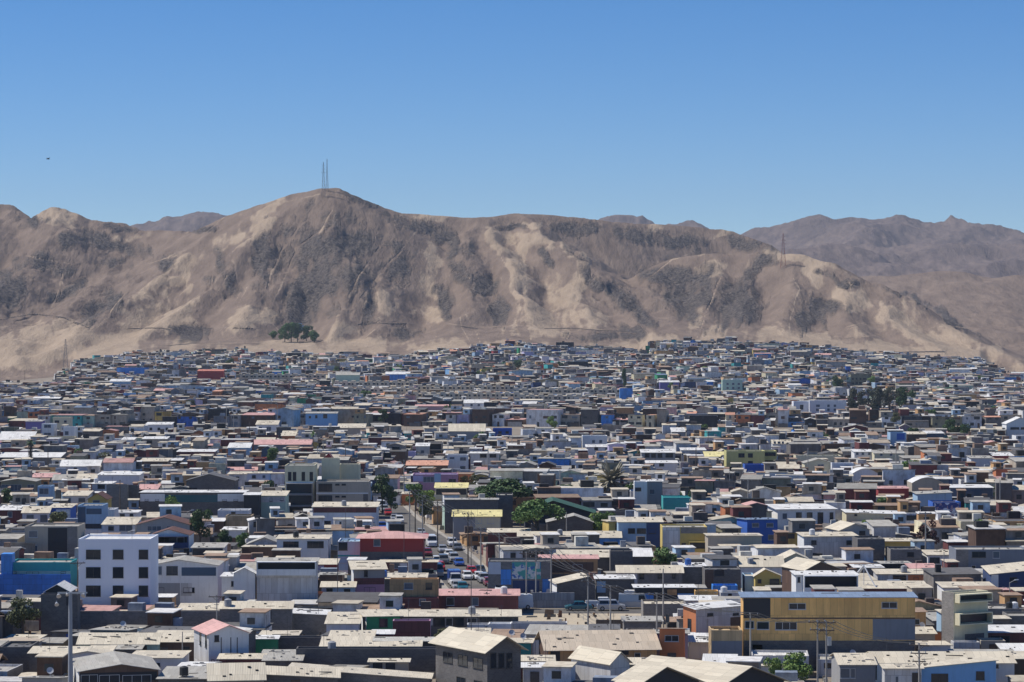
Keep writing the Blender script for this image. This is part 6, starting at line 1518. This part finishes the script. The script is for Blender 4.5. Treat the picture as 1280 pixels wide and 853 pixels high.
for rc in ALL:
    o = rc['root']; cat = {'house': 'house', 'building': 'building', 'apartment_block': 'apartment building', 'warehouse': 'warehouse', 'shipping_container': 'container'}[rc['o'].get('n', 'house')]
    if rc.get('lab'): o['label'] = unique([rc['lab'].replace('_', ' ')]); o['category'] = cat; continue
    base = look(rc); near_l = sorted((l for l in LM if l is not rc), key=lambda l: dist(rc, l)); nb = sorted((l for l in ALL if l is not rc), key=lambda l: dist(rc, l))
    c = []
    if rc.get('lm'): nm_ = lmname(rc).replace('the ', '', 1); c += [nm_ if len(nm_.split()) >= 4 else f"{nm_} {rel(rc, nb[0])} {look(nb[0], True)}", f"{nm_} {rel(rc, nb[0])} {look(nb[0], True)}"]
    simple = base.replace('one-storey', 'low')
    for l in near_l[:3]: c.append(f"{base} {rel(rc, l)} {lmname(l)}"); c.append(f"{simple.split(' with ')[0]} {rel(rc, l)} {lmname(l)}")
    for n_ in nb[:5]: c.append(f"{base} {rel(rc, n_)} {look(n_, True)}")
    for n_ in nb[:6]:
        for m_ in nb[:6]:
            if n_ is not m_: c.append(f"{simple.split(' with ')[0]} {rel(rc, n_)} {look(n_, True)}, {rel(rc, m_)} {look(m_, True)}"); c.append(f"{base} between {look(n_, True)} and {look(m_, True)}")
    for l in near_l[:14]: c.append(f"{base} {rel(rc, l)} {lmname(l)}"); c.append(f"{simple.split(' with ')[0]} beyond {lmname(l)}")
    o['label'] = unique(c); o['category'] = cat
    if rc['o'].get('n', 'house') == 'house': o['group'] = 'small houses crowded over the town'
def nearest(px, py, n=6, maxD=None):
    return sorted(ALL, key=lambda r: math.hypot((r['x0']+r['x1'])/2 - px, (r['ye'] - py)*1.5) - (25 if r.get('lm') else 0))[:n]
ORD = ['first','second','third','fourth','fifth','sixth','seventh','eighth','ninth','tenth','eleventh','twelfth','thirteenth','fourteenth','fifteenth','sixteenth','seventeenth','eighteenth','nineteenth','twentieth']
KW = {'van': 'van', 'suv': 'tall car', 'sedan': 'sedan', 'hatch': 'hatchback', 'pickup': 'pickup truck', 'truck': 'small truck with a blue cargo box'}
street = sorted([c for c in CAROBJ if c[5]], key=lambda c: c[2])
for i, (o, px, yb, kind_, col_, st) in enumerate(street):
    a = street[i-1] if i > 0 else None; b = street[i+1] if i+1 < len(street) else None
    tx = lambda c: f"the {c[4]} {KW[c[3]].split(' with')[0]}"
    c = []
    if a and b: c.append(f"{col_} {KW[kind_].split(' with')[0]} on the street between {tx(a)} and {tx(b)}")
    if a: c.append(f"{col_} {KW[kind_]} on the street just before {tx(a)}")
    if b: c.append(f"{col_} {KW[kind_]} on the street just behind {tx(b)}")
    for l in nearest(px, yb, 12): c.append(f"{col_} {KW[kind_].split(' with')[0]} on the street near {look(l, True) if not l.get('lm') else lmname(l)}")
    tag(o, unique(c), 'car' if kind_ in ('suv','sedan','hatch') else {'van': 'van', 'pickup': 'pickup truck', 'truck': 'truck'}[kind_], 'vehicles along the street')
for (o, px, yb, kind_, col_, st) in CAROBJ:
    if st: continue
    c = [f"{col_} {KW[kind_]} parked near {lmname(l) if l.get('lm') else look(l, True)}" for l in nearest(px, yb, 12)]
    tag(o, unique(c), 'car' if kind_ in ('suv','sedan','hatch') else {'van': 'van', 'pickup': 'pickup truck', 'truck': 'truck'}[kind_])
for o, px, yt, lamp in POLEOBJ:
    k = 'curved grey street lamp' if lamp else (('wooden' if any(ch.material_slots and ch.material_slots[0].material == M_WOODP and ch.name.startswith('shaft') for ch in o.children) else 'grey concrete') + ' utility pole' + (' with crossarms' if len(o.children) > 1 else ' without crossarm'))
    c = []
    for l in nearest(px, yt + 25, 14): c.append(f"{k} rising by {lmname(l) if l.get('lm') else look(l)}"); 
    for l in nearest(px, yt + 25, 8): c.append(f"{k} standing {rel(dict(x0=px,x1=px,D=1e4 if yt+30<l['ye'] else 0), l)} {lmname(l) if l.get('lm') else look(l)}")
    c = [t if len(t.split()) <= 16 else trim(t.replace(' sheet','').replace('one-storey ','').replace('two-storey ','')) for t in c]
    tag(o, unique(c), 'street lamp' if lamp else 'utility pole', 'street lamps' if lamp else 'poles over the roofs')
for o in list(COL.objects):
    if o.name.startswith('water_tank'):
        px, py = to_px(*o.location); k = o.data.materials[0].name.split('_')[1]
        c = [f"small {k} water tank on the roof of {lmname(l) if l.get('lm') else look(l)}" for l in nearest(px, py+3, 8)]
        tag(o, unique([t if len(t.split()) <= 16 else trim(t.replace('small ','').replace(' sheet','')) for t in c]), 'water tank')

for o, px, yt, cn in TREEOBJ:
    c = [f"{cn} tree growing beside {lmname(l) if l.get('lm') else look(l)}" for l in nearest(px, yt+8, 16)] + [f"small {cn} tree growing behind {lmname(l) if l.get('lm') else look(l)}" for l in nearest(px, yt+8, 16)]
    tag(o, unique([t if len(t.split()) <= 16 else trim(t.replace(' sheet','')) for t in c]), 'tree', 'trees scattered through the town')
